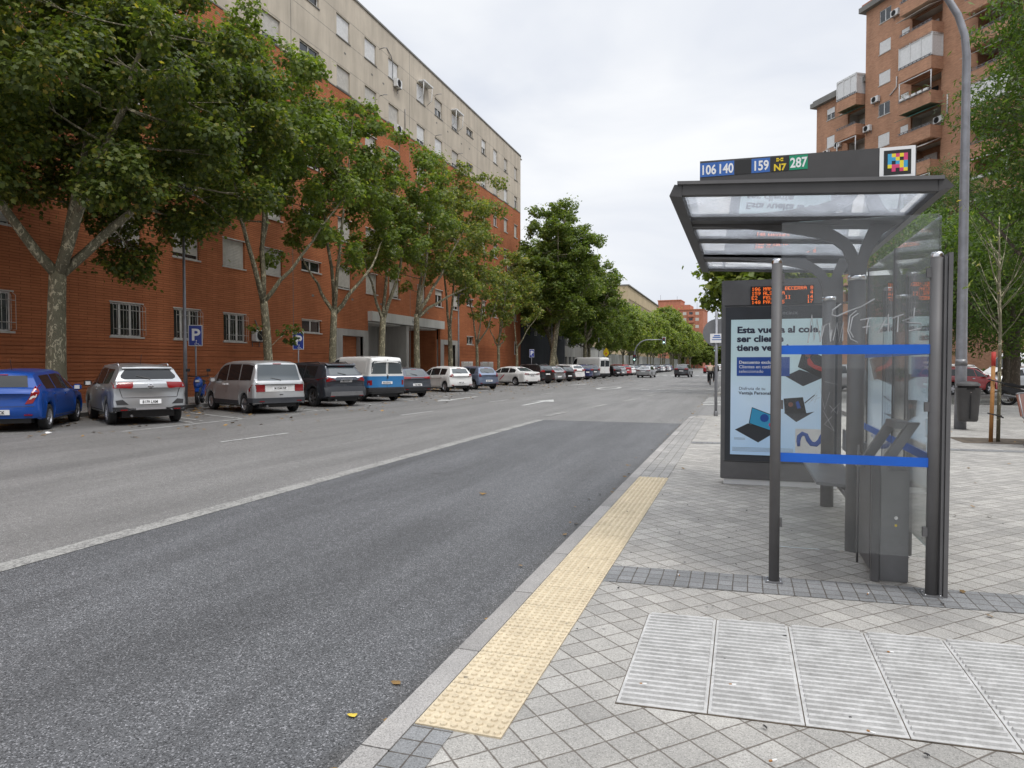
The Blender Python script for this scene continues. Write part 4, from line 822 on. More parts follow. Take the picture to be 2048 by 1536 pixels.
def litter_bin():
    t = empty('litter_bin', (4.86, 18.2, .12), 0, 'dark grey plastic litter bin fixed to the tall street lamp', 'litter bin')
    n = 24; v = []; hs = [(.2, .17, .135), (.24, .19, .15), (.5, .205, .165), (.92, .235, .19), (.93, .24, .195), (.955, .24, .195)]
    m_ = MB()
    for z, a, b in hs: v += [(a * math.copysign(abs(math.cos(2 * math.pi * k / n)) ** .6, math.cos(2 * math.pi * k / n)), b * math.copysign(abs(math.sin(2 * math.pi * k / n)) ** .6, math.sin(2 * math.pi * k / n)) - .02, z) for k in range(n)]
    m_.add(v, [(i * n + k, i * n + (k + 1) % n, (i + 1) * n + (k + 1) % n, (i + 1) * n + k) for i in range(len(hs) - 1) for k in range(n)], True); m_.add(v[:n], [tuple(range(n))]); m_.build('bin_body', 'metal_dark', t)
    m_ = MB().lathe([(.235, 1.0), (.225, 1.05), (.17, 1.09), (.001, 1.105)], 24, (0, -.02, 0)); m_.add([(x, y, z) for x, y, z in []], []); m_.build('lid', 'metal_dark', t)
    MB().lathe([(.21, .92), (.21, 1.0)], 24, (0, -.02, 0)).build('opening', 'dark_interior', t)
    MB().tube([(0, -.222, .86), (0, -.232, .86)], .012, 10).build('lock', 'steel', t); MB().box(-.006, .006, -.225, -.15, .26, .8).build('rib', 'black_plastic', t)
litter_bin()
def traffic_light(x, y, arm, lab, h=5.5):
    t = empty('traffic_light', (x, y, .1), 0, lab, 'traffic light', 'traffic lights on curved arms')
    s = 1 if arm > 0 else -1; p = [(0, 0, 0), (0, 0, h - 2.2)] + [(s * 2.2 * (1 - math.cos(R(k * 11.25))), 0, h - 2.2 + 2.2 * math.sin(R(k * 11.25))) for k in range(1, 9)] + [(arm, 0, h)]
    MB().tube(p, [.11] * 2 + [.09] * 8 + [.07], 10).build('pole', 'metal_pole', t)
    def head(cx, cz, k):
        hd = MB().box(cx - .2, cx + .2, -.32, -.05, cz - .5, cz + .5).build('signal_head', 'black_plastic', t, bevel=.03); MB().box(cx - .28, cx + .28, -.045, -.02, cz - .58, cz + .58).build('backboard', 'sign_white' if k else 'dark_trim', hd)
        for i, mt in ((1, 'tail_red'), (0, 'dark_trim'), (-1, 'signal_green')): MB().lathe([(.001, -.03), (.1, -.02), (.12, 0)], 14, (cx, -.325, cz + i * .3), 'y').build('lamp', mt, hd)
    head(arm, h - .15, 1); head(0, 2.6, 0); return t
traffic_light(-16.6, 115, 4.7, 'traffic light on a curved arm reaching over the road from the left kerb'); traffic_light(.5, 113, -4.4, 'traffic light on an arm from the right, partly hidden by the round sign'); traffic_light(.9, 190, -7.5, 'small far traffic light arm seen beside the cyclists', 5.6)
ys = empty('warning_sign', (-18.7, 101, .12), 0, 'yellow diamond warning sign before the low white wall', 'road sign')
MB().tube([(0, 0, 0), (0, 0, 3.4)], .05, 8).build('pole', 'metal_pole', ys); yp = MB().prism([(-.42, 3.0), (0, 2.55), (.42, 3.0), (.42, 3.35), (0, 3.95), (-.42, 3.35)], 'y', -.09, -.06).build('sign_plate', 'sign_yellow', ys); MB().prism([(-.15, 2.95), (.15, 2.95), (0, 3.3)], 'y', -.095, -.0905).build('symbol', 'poster_red', yp)
# young staked tree, tree pit, park bench, street bench on the right pavement
struct(MB().box(4.0, 5.6, 15.2, 16.3, .06, .124).build('tree_pit', 'soil'))
def bench():
    t = empty('park_bench', (4.75, 14.5, .12), R(-28), 'brown bench with curved grey tube legs at the right edge of the picture', 'bench')
    for y in (0.1, 1.5):
        MB().tube([(.55, y, .02), (.0, y, .02), (-.03, y, .05), (.26, y, .45), (.04, y, .47), (-.05, y, .55), (-.12, y, .95)], .018, 8).build('leg', 'metal_grey', t)
    MB().prism([(-.14, .95), (-.07, .56), (-.05, .56), (-.12, .95)], 'y', 0, 1.6).build('backrest', 'brown_panel', t); MB().box(-.02, .42, 0, 1.6, .455, .48).build('seat', 'brown_panel', t)
    MB().tube([(-.13, 0, .96), (-.13, 1.6, .96)], .015, 8).build('top_rail', 'metal_grey', t)
bench()
# ------------------------------------------------------------------ vehicles
def interp(pts, x): xs, ys = zip(*pts); return float(np.interp(x, xs, ys))
def build_body(sp):
    wb, W, r = sp['wb'], sp['W'], sp['r']; xr, xf = -wb / 2 - sp['ro'], wb / 2 + sp['fo']; L_ = xf - xr
    ra = r + .055; xs = set(np.round(np.linspace(xr, xf, 46), 3)) | {round(p[0], 3) for p in sp['top'] if xr <= p[0] <= xf}
    for c in (-wb / 2, wb / 2):
        for k in (-1, -.985, -.9, -.7, -.4, 0, .4, .7, .9, .985, 1): xs.add(round(c + ra * k, 3))
        xs = {x for x in xs if not (abs(abs(x - c) - ra) < .03 and abs(abs(x - c) - ra) > .0011 and abs(abs(x - c) - ra * .985) > .0011)}
    xs |= {xr, xr + .03, xr + .12, xf, xf - .04, xf - .14}; xs = sorted(x for x in xs if xr <= x <= xf)
    rows = []
    for x in xs:
        T, Zb = interp(sp['top'], x), interp(sp['belt'], x); Bo = sp['sill']
        e = 0
        dr, df = x - xr, xf - x
        cr_, cf = sp.get('cr', .16), sp.get('cf', .55)
        if dr < cr_: e += .10 * (1 - math.sqrt(max(0, 1 - (1 - dr / cr_) ** 2)))
        if df < cf: e += .20 * (1 - math.sqrt(max(0, 1 - (1 - df / cf) ** 2)))
        hw = W / 2 - e; fl = 0
        if dr < .03: Bo += .03; T -= .02
        if df < .04: Bo += .05; T -= .05
        if dr < .7: Bo += sp.get('rb', .06) * (1 - dr / .7)
        for c in (-wb / 2, wb / 2):
            d = abs(x - c)
            if d < ra: Bo = max(Bo, r + math.sqrt(ra * ra - d * d))
            if d < ra + .12: fl = .022 * min(1, (ra + .12 - d) / .12)
        Z_ = min(Zb, T - .03); h = max(T - Z_, .0); k = min(1, h / .4); rr_ = sp['rr']; sh = hw - .045
        yt = sh * (1 - k * (1 - rr_)) - .02
        D = Z_ - Bo
        p = [(hw - .06, Bo), (hw - .008, Bo + .05 * D), (hw + fl, Bo + .35 * D), (hw - .022 + fl, Bo + .62 * D), (hw - .004, Bo + .86 * D), (sh, Z_), (sh - .012, Z_ + .02 * k + .06 * h)]
        for t_, b_ in ((.4, .012), (.75, .012), (.93, .0)): p.append((sh - .012 + (yt - sh + .012) * t_ + b_ * k, Z_ + (h * t_ if t_ < .9 else h * .93)))
        p += [(yt - .045, T - .012), (yt * .72, T), (yt * .36, T + .012 * k + .004), (0, T + .016 * k + .005)]
        rows.append([(x, a, b) for a, b in p])
    n = len(rows[0]); mb = MB(); V = []
    for row in rows: V += row + [(x, -y, z) for x, y, z in row[:-1][::-1]]
    m = 2 * n - 1; Fs = []
    for i in range(len(rows) - 1):
        for j in range(m - 1): Fs.append((i * m + j, i * m + j + 1, (i + 1) * m + j + 1, (i + 1) * m + j))
    tw = interp(sp['belt'], xr); kb = sp.get('bulge', 1.0)
    def sculpt(v):
        x, y, z = v; q = max(0, 1 - (x - xr) / .75) ** 2; f = max(0, 1 - (xf - x) / .8) ** 2; yy = (y / (W / 2)) ** 2
        x += q * (.10 * yy - kb * (.075 * math.exp(-((z - .5) / .2) ** 2) + .035 * math.exp(-((z - tw + .04) / .07) ** 2)))
        x += f * (-.16 * yy + .05 * math.exp(-((z - .42) / .16) ** 2)); return (x, y, z)
    V = [sculpt(v) for v in V]
    mb.add(V, Fs, True)
    for i in (0, len(rows) - 1):
        q = [(i * m + j, i * m + j + 1, i * m + m - 2 - j, i * m + m - 1 - j) for j in range(n - 2)] + [(i * m + n - 2, i * m + n - 1, i * m + n)]
        mb.f += q; mb.sm += [True] * len(q)
    return mb
def panel(par, bvh, name, poly, ax, off, mat, g=.09):
    bm = bmesh.new()
    if len(poly) < 3: bm.free(); return None
    vs_ = [bm.verts.new((a, b, 0)) for a, b in poly]; bm.faces.new(vs_)
    for d in (0, 1):
        lo = min(p[d] for p in poly); hi = max(p[d] for p in poly); k = lo + g
        while k < hi - g * .3:
            no = (1, 0, 0) if d == 0 else (0, 1, 0); co = (k, 0, 0) if d == 0 else (0, k, 0)
            bmesh.ops.bisect_plane(bm, geom=bm.verts[:] + bm.edges[:] + bm.faces[:], plane_co=co, plane_no=no); k += g
    nm = {}
    for v in bm.verts:
        a, b = v.co.x, v.co.y
        o, d = {'L': (Vector((a, 4, b)), Vector((0, -1, 0))), 'R': (Vector((a, -4, b)), Vector((0, 1, 0))), 'B': (Vector((-7, a, b)), Vector((1, 0, 0))), 'F': (Vector((7, a, b)), Vector((-1, 0, 0)))}[ax]
        hit, no, _, _ = bvh.ray_cast(o, d)
        if hit is None: hit, no, _, _ = bvh.find_nearest(o + d * (4 if ax in 'LR' else 5))
        if no.dot(d) > 0: no = -no
        no = (no - d * .4).normalized(); nm[v] = no; v.co = hit + no * off
    be = [e for e in bm.edges if e.is_boundary]
    ex = bmesh.ops.extrude_edge_only(bm, edges=be); kd = list(nm.items())
    for v in [q for q in ex['geom'] if isinstance(q, bmesh.types.BMVert)]:
        no = min(kd, key=lambda t: (t[0].co - v.co).length_squared)[1]; v.co -= no * (off + .012)
    bmesh.ops.recalc_face_normals(bm, faces=bm.faces)
    me = bpy.data.meshes.new(name); bm.to_mesh(me); bm.free(); me.materials.append(M[mat])
    for f in me.polygons: f.use_smooth = True
    me.set_sharp_from_angle(angle=R(35))
    o = bpy.data.objects.new(name, me); col.objects.link(o); o.parent = par; return o
WM = {}
def wheel(par, x, y, r, mat='alloy', n=5):
    key = (r, mat, n)
    if key not in WM:
        t = MB().lathe([(r * .60, -.09), (r * .66, -.10), (r * .93, -.10), (r * .985, -.085), (r, -.05), (r, .05), (r * .985, .085), (r * .93, .10), (r * .66, .10), (r * .60, .09), (r * .58, 0), (r * .6, -.09)], 28, (0, 0, 0), 'y')
        tm = t.build('wheel', 'rubber', None); m_ = MB().lathe([(r * .62, -.095), (r * .57, -.08), (r * .55, .05), (r * .53, .05), (r * .53, -.07)], 28, (0, 0, 0), 'y').lathe([(.001, -.085), (r * .16, -.08), (r * .2, -.06)], 14, (0, 0, 0), 'y')
        for k in range(n):
            a = 2 * math.pi * k / n
            for q in ((-.09, .09) if n < 8 else (0,)):
                ca, sa = math.cos(a + q), math.sin(a + q); w_ = .035 * r / .3
                P_ = [(r * .12 * ca - w_ * sa, r * .12 * sa + w_ * ca), (r * .12 * ca + w_ * sa, r * .12 * sa - w_ * ca), (r * .6 * ca + w_ * .6 * sa, r * .6 * sa - w_ * .6 * ca), (r * .6 * ca - w_ * .6 * sa, r * .6 * sa + w_ * .6 * ca)]
                m_.prism(P_, 'y', -.08 - q * .02, -.05)
        rm = m_.build('rim', mat, None); dk = MB().lathe([(.001, .0), (r * .56, .0)], 20, (0, 0, 0), 'y').build('brake_disc', 'metal_dark', None)
        WM[key] = (tm.data, rm.data, dk.data)
        for o in (tm, rm, dk): bpy.data.objects.remove(o)
    a, b, c_ = WM[key]
    w_ = bpy.data.objects.new('wheel', a); col.objects.link(w_); w_.parent = par; w_.location = (x, y, r)
    if y > 0: w_.rotation_euler = (0, 0, math.pi)
    for nm, me in (('rim', b), ('brake_disc', c_)): o = bpy.data.objects.new(nm, me); col.objects.link(o); o.parent = w_
    return w_
def mirror_obj(m_, name, mat, par):
    return m_.build(name, mat, par)
def make_car(sp, label, cat, loc, h, group=None, name='parked_car'):
    wb, W, r = sp['wb'], sp['W'], sp['r']; xr, xf = -wb / 2 - sp['ro'], wb / 2 + sp['fo']; pm = sp['paint']
    root = empty(name, loc, h, label, cat, group)
    body = build_body(sp).build('body', pm, root); body.data.set_sharp_from_angle(angle=R(38))
    bm = bmesh.new(); bm.from_mesh(body.data); bvh = BVHTree.FromBMesh(bm); bm.free()
    MB().box(xr + .25, xf - .3, -W / 2 + .27, W / 2 - .27, .2, .75).build('underbody', 'black_plastic', root)
    T = lambda x: interp(sp['top'], x); Zb = lambda x: interp(sp['belt'], x)
    gm = sp.get('glass', 'glass_car')
    for (a, b) in sp['side']:      # side windows between pillars
        n = max(3, int((b - a) / .12)); X = np.linspace(a, b, n)
        lo = [(x, Zb(x) + .035) for x in X]; hi = [(x, max(T(x) - .105, Zb(x) + .045)) for x in X][::-1]
        for s in 'LR': panel(root, bvh, 'side_window', lo + hi, s, .004, gm)
    for p, nm in ((sp['rw'], 'rear_window'),):
        for q in (p if isinstance(p[0], list) else [p]): panel(root, bvh, nm, q, 'B', .006, sp.get('rglass', gm))
    fz0, fz1, fw0, fw1 = sp['ws']; panel(root, bvh, 'windscreen', [(-fw0, fz0), (fw0, fz0), (fw1, fz1), (-fw1, fz1)], 'F', .005, gm)
    for q in sp['tail']:
        for s in (1, -1):
            t_ = panel(root, bvh, 'taillight', [(a * s, b) for a, b in q], 'B', .014, 'tail_red')
    for (p, mt) in sp.get('tailc', []):
        for s in (1, -1): panel(root, bvh, 'reversing_light', [(a * s, b) for a, b in p], 'B', .02, mt)
    if not isinstance(sp['rw'][0], list):
        q = sp['rw']; zb_ = min(p[1] for p in q); zt_ = max(p[1] for p in q); wt_ = max(p[0] for p in q if p[1] > (zb_ + zt_) / 2 + .05)
        panel(root, bvh, 'wiper', [(-.02, zb_ - .01), (.012, zb_ + .0), (.30, zb_ + .075), (.295, zb_ + .09), (-.02, zb_ + .02)], 'B', .02, 'black_plastic', .3)
        panel(root, bvh, 'brake_light', [(-.14, zt_ + .01), (.14, zt_ + .01), (.14, zt_ + .03), (-.14, zt_ + .03)], 'B', .012, 'tail_red', .3)
        for s in (1, -1): panel(root, bvh, 'reflector', [(s * .56, .40), (s * .72, .40), (s * .72, .425), (s * .56, .425)], 'B', .06, 'tail_red', .3)
    for s in (1, -1): panel(root, bvh, 'headlight', [(a * s, b) for a, b in sp['head']], 'F', .01, 'light_clear')
    for nm, p, ax, off, mt in sp.get('extra', []): panel(root, bvh, nm, p, ax, off, mt)
    if sp.get('doors'):
        for x in sp['doors']:
            for s in 'LR': panel(root, bvh, 'door_seam', [(x, .36), (x + .012, .36), (x + .012, Zb(x)), (x, Zb(x))], s, .0015, 'black_plastic', .3)
        for x in sp['handles']:
            for s in 'LR': panel(root, bvh, 'door_handle', [(x, Zb(x) - .11), (x + .17, Zb(x) - .11), (x + .17, Zb(x) - .075), (x, Zb(x) - .075)], s, .03, sp.get('hmat', pm), .3)
    for s in 'LR': panel(root, bvh, 'sill_trim', [(-wb / 2 + r + .07, sp['sill']), (wb / 2 - r - .07, sp['sill']), (wb / 2 - r - .07, sp['sill'] + .09), (-wb / 2 + r + .07, sp['sill'] + .09)], s, .012, 'dark_trim', .4)
    yz = sp['plate']
    pl = panel(root, bvh, 'number_plate', [(-.26, yz), (.26, yz), (.26, yz + .115), (-.26, yz + .115)], 'B', .02, 'sign_white', .5)
    if sp.get('ptxt'):
        x0 = min(v.co.x for v in pl.data.vertices) - .002
        text(sp['ptxt'], .105, 'bus_black', pl, Matrix.Translation((x0, .2, yz + .02)) @ Matrix.Rotation(R(-90), 4, 'Z') @ Matrix.Rotation(R(90), 4, 'X'), bold=.0015, ext=.001, sx=.84)
    panel(root, bvh, 'number_plate', [(-.26, .42), (.26, .42), (.26, .53), (-.26, .53)], 'F', .02, 'sign_white', .5)
    mx_ = sp['mir']
    for s in (1, -1):
        m_ = MB().box(mx_ - .08, mx_ + .1, s * (W / 2 - .03), s * (W / 2 + .16), Zb(mx_) + .0, Zb(mx_) + .16).build('door_mirror', sp.get('mmat', pm), root, bevel=.035)
        MB().box(mx_ - .086, mx_ - .079, s * (W / 2 + .01), s * (W / 2 + .135), Zb(mx_) + .03, Zb(mx_) + .13).build('mirror_glass', 'light_clear', m_)
    for x in (-wb / 2, wb / 2):
        for s in (1, -1): wheel(root, x, s * (W / 2 - .115), r, sp.get('rim', 'alloy'), sp.get('spk', 5))
    if sp.get('rails'):
        for s in (1, -1):
            a, b = sp['rails']; y = s * (W / 2 * sp['rr'] - .09); MB().tube([(a, y, T(a)), (a + .1, y, T(a) + .05), (b - .1, y, T(b) + .05), (b, y, T(b))], .018, 6).build('roof_rail', sp.get('railm', 'alloy'), root)
    if sp.get('ant'): x = sp['ant']; MB().tube([(x, 0, T(x)), (x - .12, 0, T(x) + .28)], .006, 5).build('antenna', 'black_plastic', root)
    MB().tube([(xr + .25, .45, .27), (xr + .02, .45, .25)], .03, 8).build('exhaust_pipe', 'metal_grey', root)
    return root
# profiles: x forward, rear end at -wb/2-ro
def prof(wb, ro, fo, rear, H, hood, cowl, nose, slope=.75, rz=None, roofmid=0.0):
    xr, xf = -wb / 2 - ro, wb / 2 + fo; c = wb / 2 + cowl
    return [(xr + a, z) for a, z in rear] + [(roofmid, H), (c - slope, H - .05), (c - slope * .6, H - .17), (c, hood + .02), (c + (xf - c) * .5, hood - .04), (xf - .14, nose + .06), (xf, nose)]
hatch = dict(wb=2.62, W=1.78, r=.315, ro=.78, fo=.85, sill=.24, rr=.74, top=prof(2.62, .78, .85, [(0, .93), (.03, 1.0), (.1, 1.05), (.32, 1.3), (.42, 1.385), (.62, 1.43)], 1.48, .98, -.1, .66), belt=[(-2.1, .99), (-.5, .96), (.6, .92), (1.3, .88), (2.2, .7)],
    side=[(-1.45, -.68), (-.6, .32), (.38, .98)], rw=[(-.56, 1.07), (.56, 1.07), (.52, 1.33), (-.52, 1.33)], ws=(1.0, 1.39, .66, .55), tail=[[(.5, .82), (.82, .84), (.84, 1.02), (.62, 1.05)]], head=[(.45, .64), (.82, .68), (.84, .82), (.5, .76)], plate=.48, doors=[-.64, .34, 1.2], handles=[-.98, -.0], mir=.95, paint='paint_blue')
suv = dict(hatch, wb=2.6, W=1.82, r=.345, ro=.82, fo=.86, sill=.29, rr=.77, top=prof(2.6, .82, .86, [(0, 1.0), (.03, 1.1), (.1, 1.17), (.3, 1.42), (.38, 1.52), (.6, 1.57)], 1.62, 1.08, -.1, .74), belt=[(-2.1, 1.08), (-.5, 1.04), (.6, 1.0), (1.3, .97), (2.2, .78)], rw=[(-.58, 1.21), (.58, 1.21), (.66, 1.25), (.66, 1.31), (.54, 1.46), (-.54, 1.46), (-.66, 1.31), (-.66, 1.25)], ws=(1.12, 1.52, .7, .58), plate=.56,
    tail=[[(.42, .98), (.86, .98), (.88, 1.12), (.40, 1.135)]], head=[(.45, .76), (.84, .8), (.86, .92), (.5, .88)], rails=(-1.4, .6))
G_ = 'cars parked nose-in along the left kerb'
def hd(deg): return R(deg + 90)
def place(rear, h, wb): a = R(h); return (rear[0] - math.sin(a) * wb / 2, rear[1] + math.cos(a) * wb / 2, 0)
blue = dict(hatch, tail=[[(.56, .66), (.72, .68), (.865, .98), (.84, 1.16), (.74, 1.08), (.66, .84)]], tailc=[([(.64, .76), (.78, .82), (.8, .9), (.68, .84)], 'light_clear')], rw=[(-.6, 1.06), (.6, 1.06), (.53, 1.33), (-.53, 1.33)], plate=.42, ptxt='0254 FCK', ant=-1.0, mmat='paint_blue', extra=[('tailgate_seam', [(-.75, .6), (.75, .6), (.75, .612), (-.75, .612)], 'B', .002, 'black_plastic'), ('emblem', cir(0, .86, .05), 'B', .015, 'chrome')])
make_car(blue, 'bright blue hatchback cut off by the left edge of the picture', 'car', place((-16.95, 12.35), 37, 2.62), hd(37), G_)
mg = dict(suv, paint='paint_silver', ptxt='8179 LXM', ant=-1.0, mmat='black_plastic', extra=[('bumper', [(-.86, .29), (.86, .29), (.88, .49), (.6, .49), (.5, .45), (-.5, .45), (-.6, .49), (-.88, .49)], 'B', .02, 'black_plastic'), ('skid_plate', [(-.72, .345), (-.5, .34), (-.38, .41), (.38, .41), (.5, .34), (.72, .345), (.7, .39), (.52, .39), (.38, .455), (-.38, .455), (-.52, .39), (-.7, .39)], 'B', .045, 'alloy'),
    ('fog_light', [(.52, .55), (.8, .55), (.82, .66), (.66, .68)], 'B', .012, 'black_plastic'), ('fog_light', [(-.52, .55), (-.8, .55), (-.82, .66), (-.66, .68)], 'B', .012, 'black_plastic'), ('emblem', cir(0, 1.02, .075, 8), 'B', .02, 'chrome'), ('emblem_field', cir(0, 1.02, .055, 8), 'B', .024, 'dark_trim'), ('tailgate_seam', [(-.66, .72), (.66, .72), (.66, .735), (-.66, .735)], 'B', .003, 'black_plastic'), ('tailgate_seam', [(-.67, .735), (-.655, .735), (-.72, .97), (-.735, .97)], 'B', .003, 'black_plastic'), ('tailgate_seam', [(.67, .735), (.655, .735), (.72, .97), (.735, .97)], 'B', .003, 'black_plastic'), ('spoiler', [(-.6, 1.475), (.6, 1.475), (.6, 1.5), (-.6, 1.5)], 'B', .05, 'paint_silver')])
car_mg = make_car(mg, 'silver SUV with plate 8179 LXM seen straight from behind', 'car', place((-15.6, 15.1), 58, 2.6), hd(58), G_)
text('MG', .062, 'chrome', [c for c in car_mg.children if c.name.startswith('emblem')][0], Matrix.Translation((-2.165, .052, .998)) @ Matrix.Rotation(R(-90), 4, 'Z') @ Matrix.Rotation(R(90), 4, 'X'), bold=.002)
mpv = dict(hatch, bulge=.5, wb=2.82, W=1.82, r=.31, ro=.80, fo=.83, sill=.25, rr=.84, top=[(-2.21, .98), (-2.18, 1.06), (-2.1, 1.12), (-1.93, 1.6), (-1.86, 1.66), (-1.5, 1.71), (0, 1.72), (.55, 1.66), (.9, 1.52), (1.55, 1.06), (1.9, .92), (2.1, .84), (2.24, .66)], belt=[(-2.3, 1.06), (0, 1.03), (1.2, .98), (2.3, .7)], side=[(-1.86, -1.0), (-.92, .0), (.08, .98)], rw=[(-.73, 1.08), (.73, 1.08), (.66, 1.6), (-.66, 1.6)], rglass='glass_car_light', ws=(1.12, 1.6, .74, .62),
    tail=[[(.52, .72), (.9, .72), (.9, .95), (.52, .95)]], plate=.77, ptxt='M 0544 NP', doors=[-.96, .04, 1.15], handles=[-.14, .1], hmat='sign_white', mir=1.05, paint='paint_grey', mmat='paint_grey', spk=9, head=[(.45, .62), (.84, .66), (.85, .8), (.5, .78)],
    extra=[('plate_surround', [(-.5, .72), (.5, .72), (.5, .93), (-.5, .93)], 'B', .012, 'plastic_white'), ('bumper', [(-.9, .28), (.9, .28), (.92, .52), (-.92, .52)], 'B', .05, 'dark_trim'), ('bumper_side', [(-2.2, .3), (-1.82, .3), (-1.82, .5), (-2.2, .52)], 'L', .02, 'dark_trim'), ('bumper_side', [(-1.02, .29), (1.0, .29), (1.0, .42), (-1.02, .42)], 'L', .02, 'dark_trim'), ('handle', [(-.1, .61), (.02, .6), (.02, .63), (-.1, .63)], 'B', .012, 'black_plastic')])
make_car(mpv, 'old silver-grey minivan with large tailgate window beside the blue scooter', 'minivan', place((-15.0, 19.75), 62, 2.82), hd(62), G_)
rav = dict(suv, wb=2.69, W=1.855, r=.36, ro=.93, fo=.9, paint='paint_charcoal', rim='alloy_dark', mmat='paint_charcoal', top=prof(2.69, .93, .9, [(0, 1.02), (.03, 1.12), (.1, 1.2), (.34, 1.46), (.42, 1.58), (.7, 1.64)], 1.69, 1.1, -.1, .8), tail=[[(.48, 1.0), (.9, .94), (.92, 1.1), (.74, 1.12)]], plate=.93, ptxt='8616 LFF', railm='black_plastic', rails=(-1.4, .6), ant=None,
    extra=[('garnish', [(-.5, 1.08), (-.42, 1.12), (.42, 1.12), (.5, 1.08), (.8, 1.13), (.8, 1.16), (.4, 1.155), (-.4, 1.155), (-.8, 1.16), (-.8, 1.13)], 'B', .02, 'chrome'), ('bumper', [(-.88, .32), (.88, .32), (.9, .74), (.6, .78), (-.6, .78), (-.9, .74)], 'B', .035, 'dark_trim'), ('skid_plate', [(-.74, .42), (.74, .42), (.7, .58), (-.7, .58)], 'B', .055, 'metal_grey'), ('spoiler', [(-.62, 1.53), (.62, 1.53), (.64, 1.575), (-.64, 1.575)], 'B', .1, 'paint_charcoal'), ('wheel_arch_trim', [(-1.76, .36), (-1.7, .62), (-1.35, .82), (-1.0, .62), (-.94, .36), (-.9, .36), (-.93, .7), (-1.35, .9), (-1.76, .72), (-1.82, .36)], 'L', .012, 'dark_trim')])
rav['rw'] = [(-.66, 1.2), (.66, 1.2), (.56, 1.5), (-.56, 1.5)]; rav['rglass'] = 'glass_car_light'
make_car(rav, 'dark charcoal SUV with roof rails between the minivan and the two-tone van', 'car', place((-15.1, 23.7), 66, 2.69), hd(66), G_)
t4 = dict(hatch, bulge=.25, wb=2.92, W=1.84, r=.325, ro=.85, fo=.9, sill=.27, rr=.86, paint='paint_two_tone', top=[(-2.31, 1.7), (-2.29, 1.82), (-2.2, 1.9), (-1.6, 1.94), (.6, 1.94), (.9, 1.88), (1.1, 1.76), (1.68, 1.16), (2.0, 1.04), (2.25, .95), (2.36, .7)], belt=[(-2.4, 1.16), (1.2, 1.16), (1.6, 1.1), (2.4, .8)], side=[(.55, 1.1)], rw=[[(-.78, 1.2), (-.05, 1.2), (-.05, 1.72), (-.66, 1.74), (-.74, 1.66)], [(.78, 1.2), (.05, 1.2), (.05, 1.72), (.66, 1.74), (.74, 1.66)]], rglass='glass_car_light', ws=(1.2, 1.78, .78, .66),
    tail=[[(.74, .72), (.9, .72), (.9, .93), (.74, .93)]], plate=.76, ptxt='M 6534 KJ', doors=[.5], handles=[.55], mir=1.35, mmat='black_plastic', spk=9, rim='metal_grey', cr=.12, ant=None, hmat='black_plastic', head=[(.5, .74), (.86, .76), (.86, .92), (.5, .92)],
    extra=[('door_seam_rear', [(-.008, .5), (.008, .5), (.008, 1.82), (-.008, 1.82)], 'B', .003, 'black_plastic'), ('bumper', [(-.9, .34), (.9, .34), (.92, .56), (-.92, .56)], 'B', .07, 'black_plastic'), ('door_latch', [(-.06, 1.0), (-.02, 1.0), (-.02, 1.14), (-.06, 1.14)], 'B', .02, 'black_plastic'), ('pressed_panel', [(-1.9, 1.24), (-.9, 1.24), (-.9, 1.72), (-1.9, 1.72)], 'L', .006, 'paint_two_tone'), ('pressed_panel', [(-.8, 1.24), (.38, 1.24), (.38, 1.72), (-.8, 1.72)], 'L', .006, 'paint_two_tone')])
make_car(t4, 'old panel van white above and blue below with two rear windows', 'van', place((-15.2, 27.4), 60, 2.92), hd(60), G_)
seat = dict(hatch, paint='paint_steelgrey', W=1.8, mmat='paint_steelgrey', rglass='glass_car_light', tail=[[(.4, .92), (.84, .9), (.85, 1.02), (.4, 1.0)]], plate=.56, ptxt='7320 MBN', extra=[('bumper', [(-.8, .28), (.8, .28), (.84, .5), (-.84, .5)], 'B', .025, 'black_plastic'), ('light_bar', [(-.4, .95), (.4, .95), (.4, .98), (-.4, .98)], 'B', .012, 'tail_red')])
make_car(seat, 'steel-grey hatchback directly behind the two-tone van', 'car', place((-15.6, 31.2), 62, 2.62), hd(62), G_)
i10 = dict(hatch, wb=2.43, ro=.58, fo=.66, W=1.68, r=.30, paint='paint_white', mmat='paint_white', top=prof(2.43, .58, .66, [(0, .95), (.03, 1.02), (.09, 1.07), (.28, 1.32), (.38, 1.41), (.55, 1.45)], 1.49, 1.0, .0, .7), side=[(-1.25, -.66), (-.58, .3), (.36, 1.0)], rglass='glass_car_light', tail=[[(.5, .88), (.8, .9), (.81, 1.04), (.58, 1.04)]], rw=[(-.56, 1.08), (.56, 1.08), (.5, 1.35), (-.5, 1.35)], plate=.5, ptxt='4407 LZK', extra=[('bumper', [(-.74, .27), (.74, .27), (.76, .38), (-.76, .38)], 'B', .02, 'black_plastic')])
make_car(i10, 'small white hatchback between the steel-grey hatchback and the slate-blue one', 'car', place((-15.95, 38.1), 58, 2.43), hd(58), G_)
corsa = dict(i10, wb=2.5, paint='paint_slate', mmat='paint_slate', ptxt='6617 FTD', tail=[[(.56, .84), (.74, .82), (.82, 1.0), (.78, 1.12), (.66, 1.02)]], rw=[(-.5, 1.06), (.5, 1.06), (.58, 1.2), (.46, 1.35), (-.46, 1.35), (-.58, 1.2)])
make_car(corsa, 'slate-blue small hatchback right of the small white hatchback', 'car', place((-15.85, 42.5), 58, 2.5), hd(58), G_)
